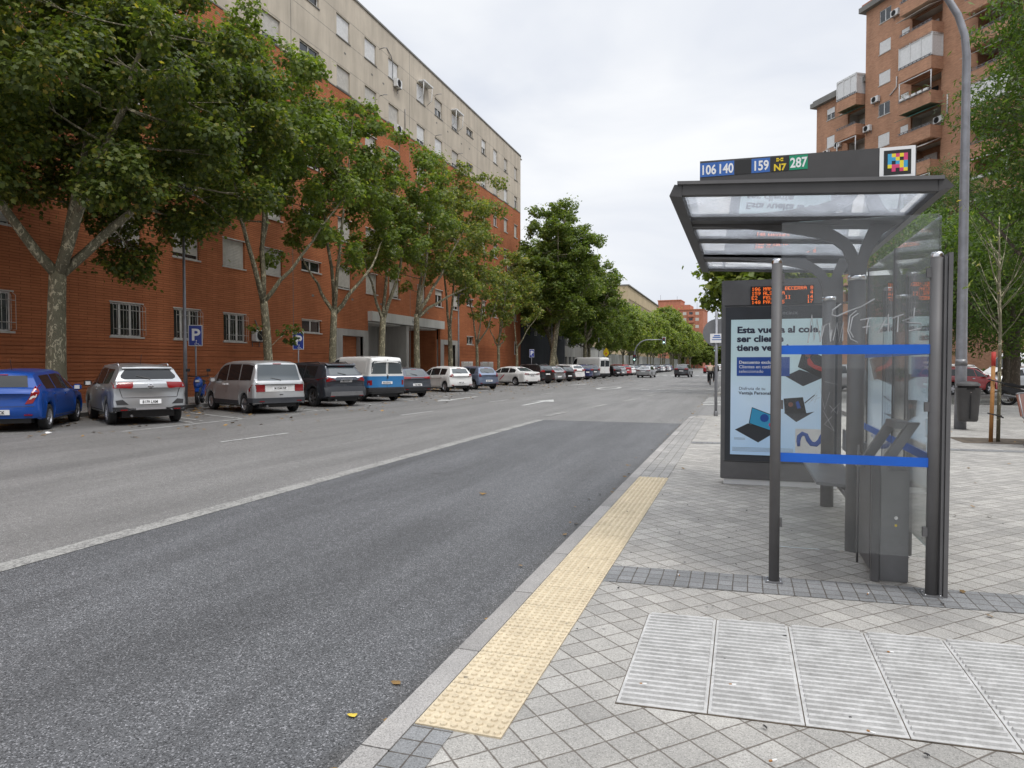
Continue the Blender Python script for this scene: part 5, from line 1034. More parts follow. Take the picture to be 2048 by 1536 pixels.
sedan = dict(hatch, wb=2.7, W=1.78, ro=1.05, fo=.88, paint='paint_white', top=[(-2.4, .93), (-2.37, 1.0), (-2.3, 1.03), (-1.75, 1.07), (-1.1, 1.36), (-.75, 1.42), (0, 1.44), (.55, 1.38), (1.3, .98), (1.8, .9), (2.1, .8), (2.23, .62)], belt=[(-2.5, .97), (0, .94), (1.3, .88), (2.3, .66)], side=[(-1.28, -.6), (-.52, .34), (.4, 1.0)], rw=[(-.62, 1.1), (.62, 1.1), (.5, 1.34), (-.5, 1.34)], rglass='glass_car_light', ws=(1.0, 1.36, .66, .55), tail=[[(.4, .84), (.84, .86), (.85, .96), (.42, .93)]], plate=.7, ptxt='5093 LKC', mmat='paint_white', ant=None)
make_car(dict(sedan, extra=[('door_stripe', [(.3, .42), (.42, .42), (-.12, .86), (-.24, .86)], 'L', .004, 'poster_red')]), 'white saloon taxi with a diagonal stripe on its door', 'taxi', place((-15.9, 51.3), 62, 2.7), hd(62), G_)
# farther parked cars: fewer parts show, so copies of a few kinds in other colours
protoS = make_car(dict(suv, paint='paint_black', mmat='paint_black', rglass='glass_car_light', plate=.75), 'black SUV parked right after the white taxi', 'car', place((-15.9, 56.4), 62, 2.6), hd(62), G_)
protoH = make_car(dict(hatch, paint='paint_silver', mmat='paint_silver', rglass='glass_car_light'), 'silver hatchback between two black cars in the distance', 'car', place((-15.9, 60.3), 62, 2.62), hd(62), G_)
def far_car(proto, x, y, h, mat, label, wb=2.62, g=G_, cat='car', name=None):
    c = copy_tree(proto); p = place((x, y), h, wb); c.location = p; c.rotation_euler = (0, 0, hd(h)); c['label'] = label; c['category'] = cat; c['group'] = g
    recolor(c, 'body', mat); recolor(c, 'door_mirror', mat)
    if name: c.name = name
    return c
far_car(protoH, -15.9, 64.2, 62, 'paint_black', 'black hatchback right of the distant silver hatchback'); far_car(protoS, -15.9, 68.2, 62, 'paint_white', 'white SUV left of the navy SUV'); far_car(protoS, -15.9, 72.2, 62, 'paint_navy', 'navy SUV in front of the white high-roof van'); far_car(protoS, -15.9, 76.2, 64, 'paint_steelgrey', 'steel-grey SUV touching the white high-roof van on its left')
duc = dict(t4, wb=3.45, W=2.02, r=.34, ro=.95, fo=.95, paint='paint_white', top=[(-2.67, 2.15), (-2.65, 2.3), (-2.55, 2.4), (-1.8, 2.44), (1.0, 2.44), (1.2, 2.36), (1.45, 2.1), (1.95, 1.35), (2.3, 1.15), (2.6, .95), (2.67, .7)], belt=[(-2.8, 1.3), (1.5, 1.3), (2.7, .85)], side=[(.9, 1.5)], rw=[[(-.8, 1.35), (-.05, 1.35), (-.05, 2.05), (-.78, 2.05)], [(.8, 1.35), (.05, 1.35), (.05, 2.05), (.78, 2.05)]], rglass='glass_car', ws=(1.4, 2.2, .82, .72), tail=[[(.86, .8), (.96, .8), (.96, 1.3), (.86, 1.3)]], plate=.9, ptxt=None, head=[(.6, .8), (.92, .84), (.94, 1.1), (.64, 1.0)], extra=[('door_seam_rear', [(-.008, .5), (.008, .5), (.008, 2.2), (-.008, 2.2)], 'B', .003, 'black_plastic'), ('bumper', [(-.98, .36), (.98, .36), (1, .58), (-1, .58)], 'B', .06, 'black_plastic')], mir=1.7, doors=[.85], handles=[.95], mmat='black_plastic')
make_car(duc, 'white high-roof delivery van with dark rear windows in the parked row', 'van', place((-15.9, 81.3), 62, 3.45), hd(62), G_)
cols_ = ['paint_black', 'paint_silver', 'paint_red', 'paint_white', 'paint_silver', 'paint_black', 'paint_white', 'paint_silver', 'paint_navy', 'paint_white', 'paint_darkgrey', 'paint_black', 'paint_silver', 'paint_white', 'paint_black', 'paint_silver', 'paint_white', 'paint_navy']
names_ = {'paint_black': 'black', 'paint_silver': 'silver', 'paint_red': 'red', 'paint_white': 'white', 'paint_navy': 'navy blue', 'paint_darkgrey': 'dark grey'}
ordw = ['first', 'second', 'third', 'fourth', 'fifth', 'sixth', 'seventh', 'eighth', 'ninth', 'tenth', 'eleventh', 'twelfth', 'thirteenth', 'fourteenth', 'fifteenth', 'sixteenth', 'seventeenth', 'eighteenth']
for i, cc in enumerate(cols_):
    kind = 'SUV' if i % 3 == 2 else 'hatchback'
    far_car(protoS if i % 3 == 2 else protoH, -15.8, 90.5 + i * 4.2, 62, cc, f'tiny {names_[cc]} {kind}, {ordw[i]} parked car beyond the white high-roof van')
D_ = 'cars driving on the road'
make_car(dict(sedan, paint='paint_silver', mmat='paint_silver', ptxt=None), 'silver saloon driving away in the left lane far down the road', 'car', place((-11.2, 86), -3, 2.7), hd(-3), D_, 'moving_car')
drv = far_car(protoS, -7.1, 90.5, -4, 'paint_darkgrey', 'dark grey SUV driving away in the middle of the road', 2.6, D_, name='moving_car')
far_car(protoH, -5.6, 130, -3, 'paint_red', 'small dark red car just right of the dark grey SUV on the road', g=D_, name='moving_car'); far_car(protoS, -4.9, 165, -3, 'paint_white', 'white car far ahead, left of the cyclists', g=D_, name='moving_car'); far_car(protoS, -1.9, 125, -4, 'paint_white', 'white SUV immediately left of the two cyclists', g=D_, name='moving_car')
# car park on the right, seen past the shelter
Pk_ = 'cars in the car park on the right'
c = far_car(protoH, 10.1, 43.0, -55, 'paint_red', 'dark red hatchback seen through the shelter glass', g=Pk_)
c = far_car(protoS, 10.5, 47.3, 205, 'paint_white', 'white SUV with its front towards the street, behind the litter bin', 2.6, g=Pk_); c.location = (12.4, 48.5, 0)
c = far_car(protoH, 14.2, 47.2, 195, 'paint_silver', 'silver car behind the motorcycle at the right edge', g=Pk_); c.location = (15.6, 48.5, 0); c.rotation_euler = (0, 0, R(200))
c = far_car(protoS, 6.2, 47, 120, 'paint_silver', 'silver car glimpsed through the shelter glass between the posts', g=Pk_)
vn = make_car(dict(duc, ptxt=None), 'white van parked behind the silver car at the far right', 'van', (19.5, 60, 0), R(200), Pk_)
# motor scooters
def bike(name, loc, rz, label, paint_, sc=1.0):
    t = empty(name, loc, rz, label, 'scooter' if 'scooter' in label else 'motorcycle')
    r = .27 if 'scooter' in label else .31; wb = 1.3
    for x in (-wb / 2, wb / 2):
        w_ = MB().lathe([(r * .68, -.05), (r * .9, -.06), (r, -.02), (r, .02), (r * .9, .06), (r * .68, .05), (r * .66, 0), (r * .68, -.05)], 24, (x, 0, r), 'y').build('wheel', 'rubber', t)
        m_ = MB().lathe([(r * .7, -.03), (r * .64, 0), (r * .7, .03)], 24, (x, 0, r), 'y').lathe([(.001, -.05), (.05, -.04), (.05, .04), (.001, .05)], 10, (x, 0, r), 'y')
        for k in range(6): a = k * math.pi / 3; m_.tube([(x, 0, r), (x + r * .68 * math.cos(a), 0, r + r * .68 * math.sin(a))], .01, 5)
        m_.build('rim', 'alloy', w_)
    MB().tube([(wb / 2, .07, r), (wb / 2 - .16, .07, .75), (wb / 2 - .25, .05, 1.0)], .025, 8).tube([(wb / 2, -.07, r), (wb / 2 - .16, -.07, .75), (wb / 2 - .25, -.05, 1.0)], .025, 8).build('fork', 'metal_grey', t)
    MB().tube([(wb / 2 - .35, .36, 1.05), (wb / 2 - .25, .15, 1.03), (wb / 2 - .25, -.15, 1.03), (wb / 2 - .35, -.36, 1.05)], .018, 8).build('handlebar', 'black_plastic', t)
    for s in (1, -1): MB().tube([(wb / 2 - .3, s * .3, 1.05), (wb / 2 - .28, s * .34, 1.25)], .008, 5).box(wb / 2 - .31, wb / 2 - .28, s * .28, s * .42, 1.22, 1.32).build('mirror', 'black_plastic', t)
    fair = MB(); secs = [(wb / 2 - .02, .04, .62, .72), (wb / 2 - .08, .13, .6, .95), (wb / 2 - .2, .17, .5, 1.04), (wb / 2 - .32, .14, .35, 1.02), (wb / 2 - .4, .1, .3, .8)]
    v = []; 
    for x, a, z0, z1 in secs: v += [(x, a * math.cos(q), (z0 + z1) / 2 + (z1 - z0) / 2 * math.sin(q)) for q in [k * math.pi / 6 for k in range(12)]]
    fair.add(v, [(i * 12 + k, i * 12 + (k + 1) % 12, (i + 1) * 12 + (k + 1) % 12, (i + 1) * 12 + k) for i in range(4) for k in range(12)] + [tuple(range(12)), tuple(48 + k for k in range(12))], True); fair.build('front_fairing', paint_, t)
    MB().prism([(wb / 2 - .42, .32), (wb / 2 - .42, .45), (.0, .42), (-.1, .62), (-.85, .78), (-.9, .66), (-.5, .42), (-.1, .28)], 'y', -.14, .14).build('body', paint_, t, bevel=.05)
    MB().prism([(.12, .72), (.0, .8), (-.35, .8), (-.45, .88), (-.82, .9), (-.8, .8), (-.1, .66)], 'y', -.13, .13).build('seat', 'black_plastic', t, bevel=.04)
    MB().prism([(wb / 2 + .24, .5), (wb / 2, .62), (wb / 2 - .22, .52), (wb / 2 - .2, .49), (wb / 2, .58), (wb / 2 + .22, .47)], 'y', -.07, .07).build('mudguard', paint_, t, bevel=.01)
    MB().box(-.35, .1, -.12, .12, .2, .45).build('engine', 'metal_grey', t, bevel=.04); MB().tube([(-.1, -.17, .3), (-.8, -.2, .42)], [.04, .06], 10).build('exhaust_pipe', 'metal_grey', t)
    MB().tube([(-.1, .1, .28), (-.2, .22, .0)], .014, 6).build('kickstand', 'metal_grey', t); MB().box(wb / 2 - .02, wb / 2 + .02, -.08, .08, .82, .92).build('headlight', 'light_clear', t, bevel=.02)
    return t
bike('motor_scooter', (-19.4, 21.4, .12), R(-55), 'blue and black motor scooter parked between the P sign and the minivan', 'paint_blue')
bike('motorcycle', (10.45, 31.6, .0), R(-15), 'black motorcycle parked at the right edge of the picture', 'paint_black')
# ------------------------------------------------------------------ people on bicycles
def skin_body(name, pts, edges, rad, mat, par):
    me = bpy.data.meshes.new(name); me.from_pydata(pts, edges, []); o = bpy.data.objects.new(name, me); col.objects.link(o)
    sk = o.modifiers.new('s', 'SKIN'); ss = o.modifiers.new('u', 'SUBSURF'); ss.levels = 2; ss.render_levels = 2
    for i, v in enumerate(me.skin_vertices[0].data): v.radius = (rad[i], rad[i]); v.use_root = i == 0
    dg = bpy.context.evaluated_depsgraph_get(); m2 = bpy.data.meshes.new_from_object(o.evaluated_get(dg)); bpy.data.objects.remove(o)
    m2.name = name; m2.materials.clear(); m2.materials.append(M[mat])
    for f in m2.polygons: f.use_smooth = True
    o = bpy.data.objects.new(name, m2); col.objects.link(o); o.parent = par; return o
def cyclist(loc, rz, lab, jacket, blab):
    b = empty('bicycle', loc, rz, blab, 'bicycle', 'bicycles by the kerb')
    for x in (-.52, .52):
        w_ = MB().tube([(x + .34 * math.cos(a), 0, .34 + .34 * math.sin(a)) for a in [k * math.pi / 12 for k in range(25)]], .018, 6).build('wheel', 'rubber', b)
        m_ = MB()
        for k in range(9): a = k * 2 * math.pi / 9; m_.tube([(x, 0, .34), (x + .33 * math.cos(a), 0, .34 + .33 * math.sin(a))], .003, 3)
        m_.build('rim', 'metal_grey', w_)
    MB().tube([(-.52, 0, .34), (0, 0, .3), (.38, 0, .82), (-.12, 0, .8), (0, 0, .3)], .017, 6).tube([(-.52, 0, .34), (-.12, 0, .8), (-.15, 0, .92)], .015, 6).tube([(.52, 0, .34), (.38, 0, .82), (.36, 0, 1.0)], .017, 6).build('frame', 'metal_dark', b)
    MB().tube([(.3, .28, 1.02), (.36, .1, 1.02), (.36, -.1, 1.02), (.3, -.28, 1.02)], .014, 6).build('handlebar', 'metal_dark', b); MB().box(-.28, -.02, -.07, .07, .92, .96).build('saddle', 'black_plastic', b, bevel=.02)
    MB().tube([(0, -.1, .3), (0, .1, .3)], .02, 6).box(-.04, .1, .1, .2, .14, .17).box(-.1, .04, -.2, -.1, .44, .47).build('pedal', 'metal_grey', b)
    p = empty('person', loc, rz, lab, 'person', 'cyclists riding by the kerb')
    P_ = [(-.15, 0, 1.0), (-.08, 0, 1.2), (.04, 0, 1.4), (.1, 0, 1.52), (.13, 0, 1.58), (.15, 0, 1.68), (.15, 0, 1.76), (.05, .19, 1.43), (.14, .24, 1.2), (.31, .24, 1.06), (.05, -.19, 1.43), (.14, -.24, 1.2), (.31, -.24, 1.06), (-.12, .1, .98), (.22, .12, .68), (.04, .13, .22), (.16, .13, .18), (-.12, -.1, .98), (.25, -.12, .86), (-.02, -.13, .5), (.1, -.13, .48)]
    E_ = [(0, 1), (1, 2), (2, 3), (3, 4), (4, 5), (5, 6), (2, 7), (7, 8), (8, 9), (2, 10), (10, 11), (11, 12), (0, 13), (13, 14), (14, 15), (15, 16), (0, 17), (17, 18), (18, 19), (19, 20)]
    Rr = [.13, .13, .14, .055, .06, .095, .07, .06, .045, .035, .06, .045, .035, .09, .065, .045, .035, .09, .065, .045, .035]
    skin_body('body', P_, E_, Rr, 'skin', p)
    skin_body('jacket', [P_[i] for i in (0, 1, 2, 7, 8, 9, 10, 11, 12)], [(0, 1), (1, 2), (2, 3), (3, 4), (4, 5), (2, 6), (6, 7), (7, 8)], [.15, .155, .165, .08, .062, .045, .08, .062, .045], jacket, p)
    skin_body('trousers', [P_[i] for i in (0, 13, 14, 15, 17, 18, 19)], [(0, 1), (1, 2), (2, 3), (0, 4), (4, 5), (5, 6)], [.15, .108, .08, .06, .108, .08, .06], 'cloth_black', p)
    skin_body('helmet', [(.15, 0, 1.72), (.14, 0, 1.79)], [(0, 1)], [.115, .09], 'hair', p)
cyclist((-2.35, 57.3, 0), R(96), 'cyclist in dark clothes with a beige top, left of the two riders', 'cloth_beige', 'dark bicycle under the left rider with the beige top')
cyclist((-2.05, 60.2, .0), R(92), 'cyclist all in black, right of the two riders', 'cloth_black', 'dark bicycle under the right rider all in black')
# ------------------------------------------------------------------ trees
def bez(a, b, c, n=6): return [a * (1 - t) ** 2 + b * 2 * t * (1 - t) + c * t * t for t in [k / n for k in range(n + 1)]]
def clumps(cz, rx, ry, rz, n, seed, cr=(1.0, 1.5), c=(0, 0), low=.15, bias=.55):
    g = np.random.default_rng(seed); out_ = []; tries = 0
    while len(out_) < n and tries < 6000:
        tries += 1; d = g.normal(0, 1, 3); d /= np.linalg.norm(d); q = g.uniform(bias, 1) if g.random() < .8 else g.uniform(0, bias)
        p = np.array([c[0] + d[0] * rx * q, c[1] + d[1] * ry * q, cz + d[2] * rz * q]); r = g.uniform(*cr)
        if d[2] < -.75 and g.random() > low: continue
        if all(np.linalg.norm(p - o[0]) > .55 * (r + o[1]) for o in out_): out_.append((p, r))
    return out_
def crown_pts(cl, dens, seed, squash=.75):
    g = np.random.default_rng(seed); P_ = []; N_ = []
    for p, r in cl:
        n = int(dens * r ** 2.2); d = g.normal(0, 1, (n, 3)); L_ = np.linalg.norm(d, axis=1)[:, None]; u = d / L_
        q = np.where(g.random((n, 1)) < .55, .55 + .3 * g.random((n, 1)), np.minimum(L_ * .42, 1.5))
        ax = g.normal(0, 1, 3) + np.array([0, 0, -.5]); ax /= np.linalg.norm(ax); st = g.uniform(.1, .75)
        e = u * q * r; e = e + np.outer(e @ ax, ax) * st; e[:, 2] *= squash; e += np.sin(e[:, [1, 2, 0]] * 4.5 + p * 2) * .16 * r
        P_.append(p + e); N_.append(u)
    return np.concatenate(P_), np.concatenate(N_)
def tree(name, label, cat, loc, br, fork, cl, dens, lsize, lmat, lshape, seed, group=None, bark_='bark_plane', lean=(0, 0), nl=4, lr=.62, droop=.25, rz=0, extra_limb=()):
    t = empty(name, loc, rz, label, cat, group); g = np.random.default_rng(seed + 100)
    tr = MB(); F_ = Vector((lean[0], lean[1], fork)); base = Vector((0, 0, 0)); mid = Vector((lean[0] * .25 + g.normal(0, .05), lean[1] * .25 + g.normal(0, .05), fork * .5))
    pth = bez(base, mid, F_, 7); tr.tube(pth, [br * (1.25 if k == 0 else 1.05 if k == 1 else 1 - .035 * k) for k in range(8)], 14)
    limbs = []; idx = list(range(len(cl))); order = sorted(idx, key=lambda i: -np.linalg.norm(cl[i][0][:2] - np.array(F_[:2])) - .5 * cl[i][0][2])
    chosen = []
    for i in order:
        v = Vector(cl[i][0]) - F_
        if v.z < .4: continue
        if all(v.normalized().dot((Vector(cl[j][0]) - F_).normalized()) < .80 for j in chosen): chosen.append(i)
        if len(chosen) >= nl: break
    top = max(idx, key=lambda i: cl[i][0][2])
    if top not in chosen: chosen.append(top)
    for i in chosen:
        e = Vector(cl[i][0]); v = e - F_; m_ = F_ + v * .5 + Vector((0, 0, -abs(v.z) * .12)) + Vector(g.normal(0, .25, 3)); p = bez(F_ - Vector((0, 0, .25)), m_, e, 8); p = [q_ + Vector(g.normal(0, .045 if 0 < k_ < 8 else 0, 3)) * min(1, k_ * .5) for k_, q_ in enumerate(p)]
        r0 = br * lr * g.uniform(.75, 1.0); rs = [r0 * (1 - k / 8 * .86) for k in range(9)]; tr.tube(p, rs, 9); limbs += list(zip(p[2:], rs[2:]))
    for i in idx:
        if i in chosen: continue
        e = Vector(cl[i][0]); q = min(limbs, key=lambda a: (a[0] - e).length + (3 if a[0].z > e.z + .8 else 0)); v = e - q[0]
        if v.length < .3: continue
        p = bez(q[0], q[0] + v * .5 + Vector(g.normal(0, .15, 3)) - Vector((0, 0, .1)), e, 5); r0 = min(q[1] * .55, .014 + .014 * v.length); tr.tube(p, [r0 * (1 - k * .17) for k in range(6)], 6)
        for _ in range(2):
            e2 = e + Vector(g.normal(0, cl[i][1] * .5, 3)); tr.tube([p[3], (p[3] + e2) / 2, e2], [r0 * .4, r0 * .3, .006], 4, cap=False)
    tr.build('trunk', bark_, t, fixn=False)
    P_, N_ = crown_pts(cl, dens * .78, seed)
    leaves('crown', P_, lsize, lmat, t, lshape, N_, seed, droop=droop); return t
PT = 'plane trees along the left pavement'
# big near plane tree: clumps laid out round its real limbs
def w2l(X, Y, Zw, o): return np.array([X - o[0], Y - o[1], Zw - .12])
t1o = (-19.8, 15.9)
c1 = clumps(9.5, 5.6, 5.8, 4.9, 150, 21, (.5, 1.05), (.7, .7), .45, .4)
c1 = [c for c in c1 if not (c[0][2] < 5.2 and np.hypot(c[0][0], c[0][1]) < 2.2)]
tree('plane_tree', 'large near plane tree with a thick mottled trunk and huge dark crown', 'tree', (*t1o, .12), .30, 4.4, c1, 1500, .15, 'leaf_plane', 'star', 21, PT, nl=4, lean=(.1, .05), lr=.6)
c0 = clumps(10.5, 4.2, 4.2, 4.6, 40, 28, (1.0, 1.6), (.3, 0), .2, .5)
specs = [ # X, Y, trunk r, fork z, lean, (cz, rx, ry, rz), offset, n, leaf material, label, seed
 (-19.7, 25.9, .21, 4.4, (.1, -.5), (10.9, 3.7, 4.0, 5.5), (.1, -.3), 36, 'leaf_mid', 'plane tree rising behind the grey minivan, second from the left', 31),
 (-19.7, 30.9, .21, 4.3, (0, .2), (11.1, 3.2, 3.2, 5.9), (.3, .2), 26, 'leaf_mid', 'plane tree rising behind the charcoal SUV, with a forked trunk', 37),
 (-19.7, 35.9, .22, 4.2, (0, .3), (10.6, 3.2, 3.2, 5.6), (.2, 1.6), 22, 'leaf_mid', 'plane tree in front of the porch, behind the two-tone van, leaning right', 41),
 (-19.7, 40.7, .22, 4.7, (0, -.1), (10.3, 3.5, 3.5, 5.3), (.2, 2.6), 24, 'leaf_plane_light', 'plane tree in front of the porch pier with limbs spreading right', 45),
 (-19.7, 46.0, .19, 4.0, (0, -.1), (11.6, 3.4, 3.3, 5.3), (.4, 1.5), 24, 'leaf_plane_light', 'yellowing plane tree in front of the second doorway surround', 53)]
for X, Y, br, fk, ln, (cz, rx, ry, rz_), off, n, lm, lab, sd_ in specs:
    cl = clumps(cz, rx, ry, rz_, int(n * 2.6), sd_, (.4, .85), off, .45, .35)
    tree('plane_tree', lab, 'tree', (X, Y, .12), br, fk, cl, 760 if lm == 'leaf_mid' else 560, .17, lm, 'clump', sd_, PT, lean=ln, nl=4)
for X, Y, cz, rx, rz_, n, sd_, lab in ((-19.7, 51.2, 8.3, 2.1, 3.6, 18, 61, 'thin yellowing plane tree by the white utility cabinets'), (-19.7, 56.3, 7.0, 1.9, 3.4, 16, 65, 'small sparse plane tree with low green shoots before the ribbed brick'), (-19.7, 61.5, 8.2, 2.4, 4.2, 24, 67, 'light green plane tree near the far end of the brick block')):
    tree('plane_tree', lab, 'tree', (X, Y, .12), .14, 3.2, clumps(cz, rx, rx, rz_, n * 3, sd_, (.3, .6), (0, 0), .4, .3), 420, .2, 'leaf_plane_light', 'clump', sd_, PT, nl=3)
# low shoots on the second trunk
sh = empty('plane_shoots', (-19.6, 25.6, 2.6), 0, 'low leafy shoots sprouting beside the minivan tree trunk', 'shoots')
P_, N_ = crown_pts([(np.array([.5, .9, .5]), .42), (np.array([.3, 1.3, .1]), .35), (np.array([-.1, -.6, .5]), .3)], 420, 5); leaves('foliage', P_, .2, 'leaf_plane', sh, 'star', N_, 3); MB().tube([(0, 0, -.4), (.2, .5, .1), (.5, .9, .5)], [.02, .015, .005], 5).tube([(0, 0, -.3), (0, -.3, .2), (-.1, -.6, .5)], [.015, .01, .005], 5).build('twig', 'bark_plane', sh)
bigA = tree('plane_tree', 'tall dark green plane tree standing against the sky beyond the brick block, its trunk leaning', 'tree', (-18.8, 70.5, .12), .34, 6.2, clumps(11.6, 4.7, 4.7, 7.0, 210, 71, (.5, 1.0), (.3, 1.6), .4, .45), 520, .22, 'leaf_mid', 'clump', 71, PT, lean=(.3, 1.5), nl=5)
bigB = tree('plane_tree', 'broad dark plane tree shading the white high-roof van', 'tree', (-18.6, 86, .12), .3, 4.5, clumps(9.6, 5.2, 5.2, 5.6, 140, 77, (.55, 1.05), (0, 0), .25, .4), 400, .25, 'leaf_mid', 'clump', 77, PT, nl=5)
def dup(o, X, Y, rz_, s, lab, g=PT):
    c = copy_tree(o); c.location = (X, Y, .12); c.rotation_euler = (0, 0, rz_); c.scale = (s, s, s); c['label'] = lab; c['group'] = g; return c
dup(bigA, -20.2, 79, 2.0, .86, 'dark plane tree just right of the tallest one, before the slate-grey building'); dup(bigB, -20, 95, 1.2, .86, 'dark plane tree before the pale grey building'); dup(bigB, -19, 104, 3.2, .74, 'last of the dark plane trees before the lighter far row')
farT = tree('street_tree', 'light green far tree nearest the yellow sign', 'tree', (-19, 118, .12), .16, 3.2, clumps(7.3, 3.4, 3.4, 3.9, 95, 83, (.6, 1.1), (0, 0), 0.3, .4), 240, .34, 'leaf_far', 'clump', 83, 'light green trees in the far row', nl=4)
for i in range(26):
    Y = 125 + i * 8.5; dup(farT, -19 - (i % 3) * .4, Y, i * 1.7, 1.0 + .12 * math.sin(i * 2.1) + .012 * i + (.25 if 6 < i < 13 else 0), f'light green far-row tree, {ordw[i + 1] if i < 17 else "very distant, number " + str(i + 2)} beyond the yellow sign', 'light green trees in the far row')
RT = 'trees along the right pavement'
for i, (X, Y, s) in enumerate(((1.25, 40, .9), (2.6, 50, 1.0), (2.2, 62, 1.0), (1.8, 90, 1.1), (1.6, 108, 1.1), (1.5, 128, 1.2), (1.3, 150, 1.2), (1.2, 180, 1.3), (1.0, 215, 1.3), (-1, 260, 1.5), (-4, 300, 1.5), (-9, 330, 1.5), (-14, 340, 1.5))):
    dup(farT, X, Y, i * 2.3 + .5, s, ['green tree right behind the top of the advertising panel', 'green tree seen between the shelter roof and the arrivals screen', 'green tree seen through the shelter end glass'][i] if i < 3 else f'far green tree on the right side of the road, {ordw[i - 3]} beyond the crossing', RT)
# right-hand elms, pine, young tree
def elm(X, Y, cz, rx, rz_, n, seed, lab, dens=330, sz=.17, br=.2):
    return tree('elm_tree', lab, 'tree', (X, Y, .1), br, 3.0, clumps(cz, rx, rx, rz_, n, seed, (.5, 1.0), (0, 0), .5, .45), dens, sz, 'leaf_elm', 'narrow', seed, RT, 'bark_dark', nl=5, droop=.9)
elm(9.9, 24.5, 8.6, 3.5, 5.9, 210, 91, 'large drooping leafy tree at the right edge in front of the brick tower', 700, .17)
elm(10.6, 33.5, 4.9, 3.6, 3.2, 120, 93, 'lower leafy tree hanging over the parked white van at the right', 420, .2)
elm(12.3, 40, 6.0, 3.6, 4.0, 130, 97, 'leafy tree behind the tall street lamp pole', 330, .24)
elm(8.2, 36, 5.6, 3.0, 3.0, 110, 95, 'leafy tree seen through the shelter back glass', 300, .24)
pin = tree('pine_tree', 'rounded dark pine tree behind the right corner of the shelter roof', 'tree', (10.6, 47, .1), .2, 4.5, clumps(9.0, 3.6, 3.6, 3.6, 90, 99, (.6, 1.1), (0, 0), .3, .4), 800, .24, 'leaf_pine', 'needle', 99, RT, 'bark_dark', nl=5, droop=-.2)
yt = empty('young_tree', (4.63, 15.6, .12), 0, 'thin young tree with bare twigs tied to a wooden stake in its pit', 'tree')
g_ = np.random.default_rng(4); m_ = MB().tube([(0.05, 0, 0), (.06, .02, 1.0), (.05, 0, 2.2), (.02, 0, 3.2), (.0, 0, 4.3)], [.035, .032, .028, .02, .008], 8); tips = []
for k in range(26):
    z = g_.uniform(1.9, 3.6); a = g_.uniform(0, 6.28); L_ = g_.uniform(.5, 1.2); e = Vector((.04 + L_ * .55 * math.cos(a), L_ * .55 * math.sin(a), z + L_ * .9)); m_.tube([(.04, 0, z), ((.04 + e.x) / 2, e.y / 2, z + L_ * .35), e], [.01, .006, .003], 4, cap=False); tips.append(e)
m_.build('trunk', 'bark_plane', yt, fixn=False); leaves('foliage', np.array([list(t + Vector(g_.normal(0, .08, 3))) for t in tips for _ in range(3)]), .1, 'leaf_plane_light', yt, 'narrow')
stk = empty('tree_stake', (4.53, 15.5, .12), 0, 'wooden stake with a red top tied beside the young tree', 'stake')
MB().tube([(0, 0, 0), (.02, 0, 1.45)], .035, 10).build('post', 'stake_wood', stk); MB().tube([(.02, 0, 1.45), (.022, 0, 1.72)], .037, 10).build('red_top', 'stake_red', stk); MB().tube([(-.05, 0, 1.2), (.06, -.06, 1.16), (.2, 0, 1.12), (.2, .12, 1.14), (-.05, .05, 1.2)], .012, 5).tube([(-.05, 0, .55), (.06, -.06, .52), (.2, 0, .47), (.2, .12, .5), (-.05, .05, .55)], .012, 5).build('strap', 'black_plastic', stk)
hedge_c = [(np.array([x, g_.uniform(-.3, .3), .6 + g_.uniform(0, .2)]), .6) for x in np.arange(-4, 8, .7)]
hg = empty('hedge', (15.5, 70, .1), thd, 'low green hedge at the foot of the tan brick tower', 'hedge'); P_, N_ = crown_pts(hedge_c, 260, 8); leaves('foliage', P_, .3, 'leaf_elm', hg, 'quad', N_, 8)
# ------------------------------------------------------------------ fallen leaves and litter
def litter(name, n, fn, size, mat, seed):
    g = np.random.default_rng(seed); pts = np.array([fn(g) for _ in range(n)]); o = leaves(name, pts, size, 'leaf_plane', None, 'star', None, seed, up=4.5); o.data.materials[0] = M[mat]; o['kind'] = 'stuff'; return o
litter('fallen_leaves', 1500, lambda g: (-19.15 + abs(g.normal(0, 1.3)), g.uniform(12, 75), .018), .15, 'leaf_fallen', 1)
litter('fallen_leaves_road', 420, lambda g: (-13.8 + g.normal(0, 1.5), g.uniform(11, 80), .022), .12, 'leaf_fallen', 2)
litter('fallen_leaves_kerb', 90, lambda g: (-1.45 - abs(g.normal(0, .12)), g.uniform(2, 40), .02), .05, 'leaf_fallen', 3)
litter('fallen_leaves_pavement', 50, lambda g: (g.uniform(-1.1, 5), g.uniform(4, 20), .135), .05, 'leaf_fallen', 5)
litter('dark_litter_specks', 130, lambda g: (g.uniform(-1.1, 4), g.uniform(2.4, 9), .1345), .022, 'dark_interior', 6)
def scrap(name, x, y, z, s, mat, lab, cat, seed):
    g = np.random.default_rng(seed); k = 9; v = [(s * g.uniform(.5, 1) * math.cos(a), s * .7 * g.uniform(.5, 1) * math.sin(a), g.uniform(.0, s * .35)) for a in [2 * math.pi * i / k for i in range(k)]] + [(0, 0, s * .3)]
    m_ = MB().add(v, [(i, (i + 1) % k, k) for i in range(k)]); o = m_.build(name, mat, None); o.location = (x, y, z); sm = o.modifiers.new('solid', 'SOLIDIFY'); sm.thickness = .0015; return tag(o, lab, cat)
scrap('paper_scrap', -1.44, 7.0 - .4, .01, .075, 'paper', 'crumpled white paper in the gutter beside the yellow tactile strip', 'litter', 1)
scrap('yellow_leaf', -1.66, 2.75, .008, .035, 'leaf_fallen_yellow', 'bright yellow leaf on the dark asphalt near the kerb end', 'leaf', 2); scrap('brown_leaf', -1.62, 3.1, .01, .035, 'leaf_fallen', 'curled brown leaf near the kerb, beyond the yellow one', 'leaf', 3)
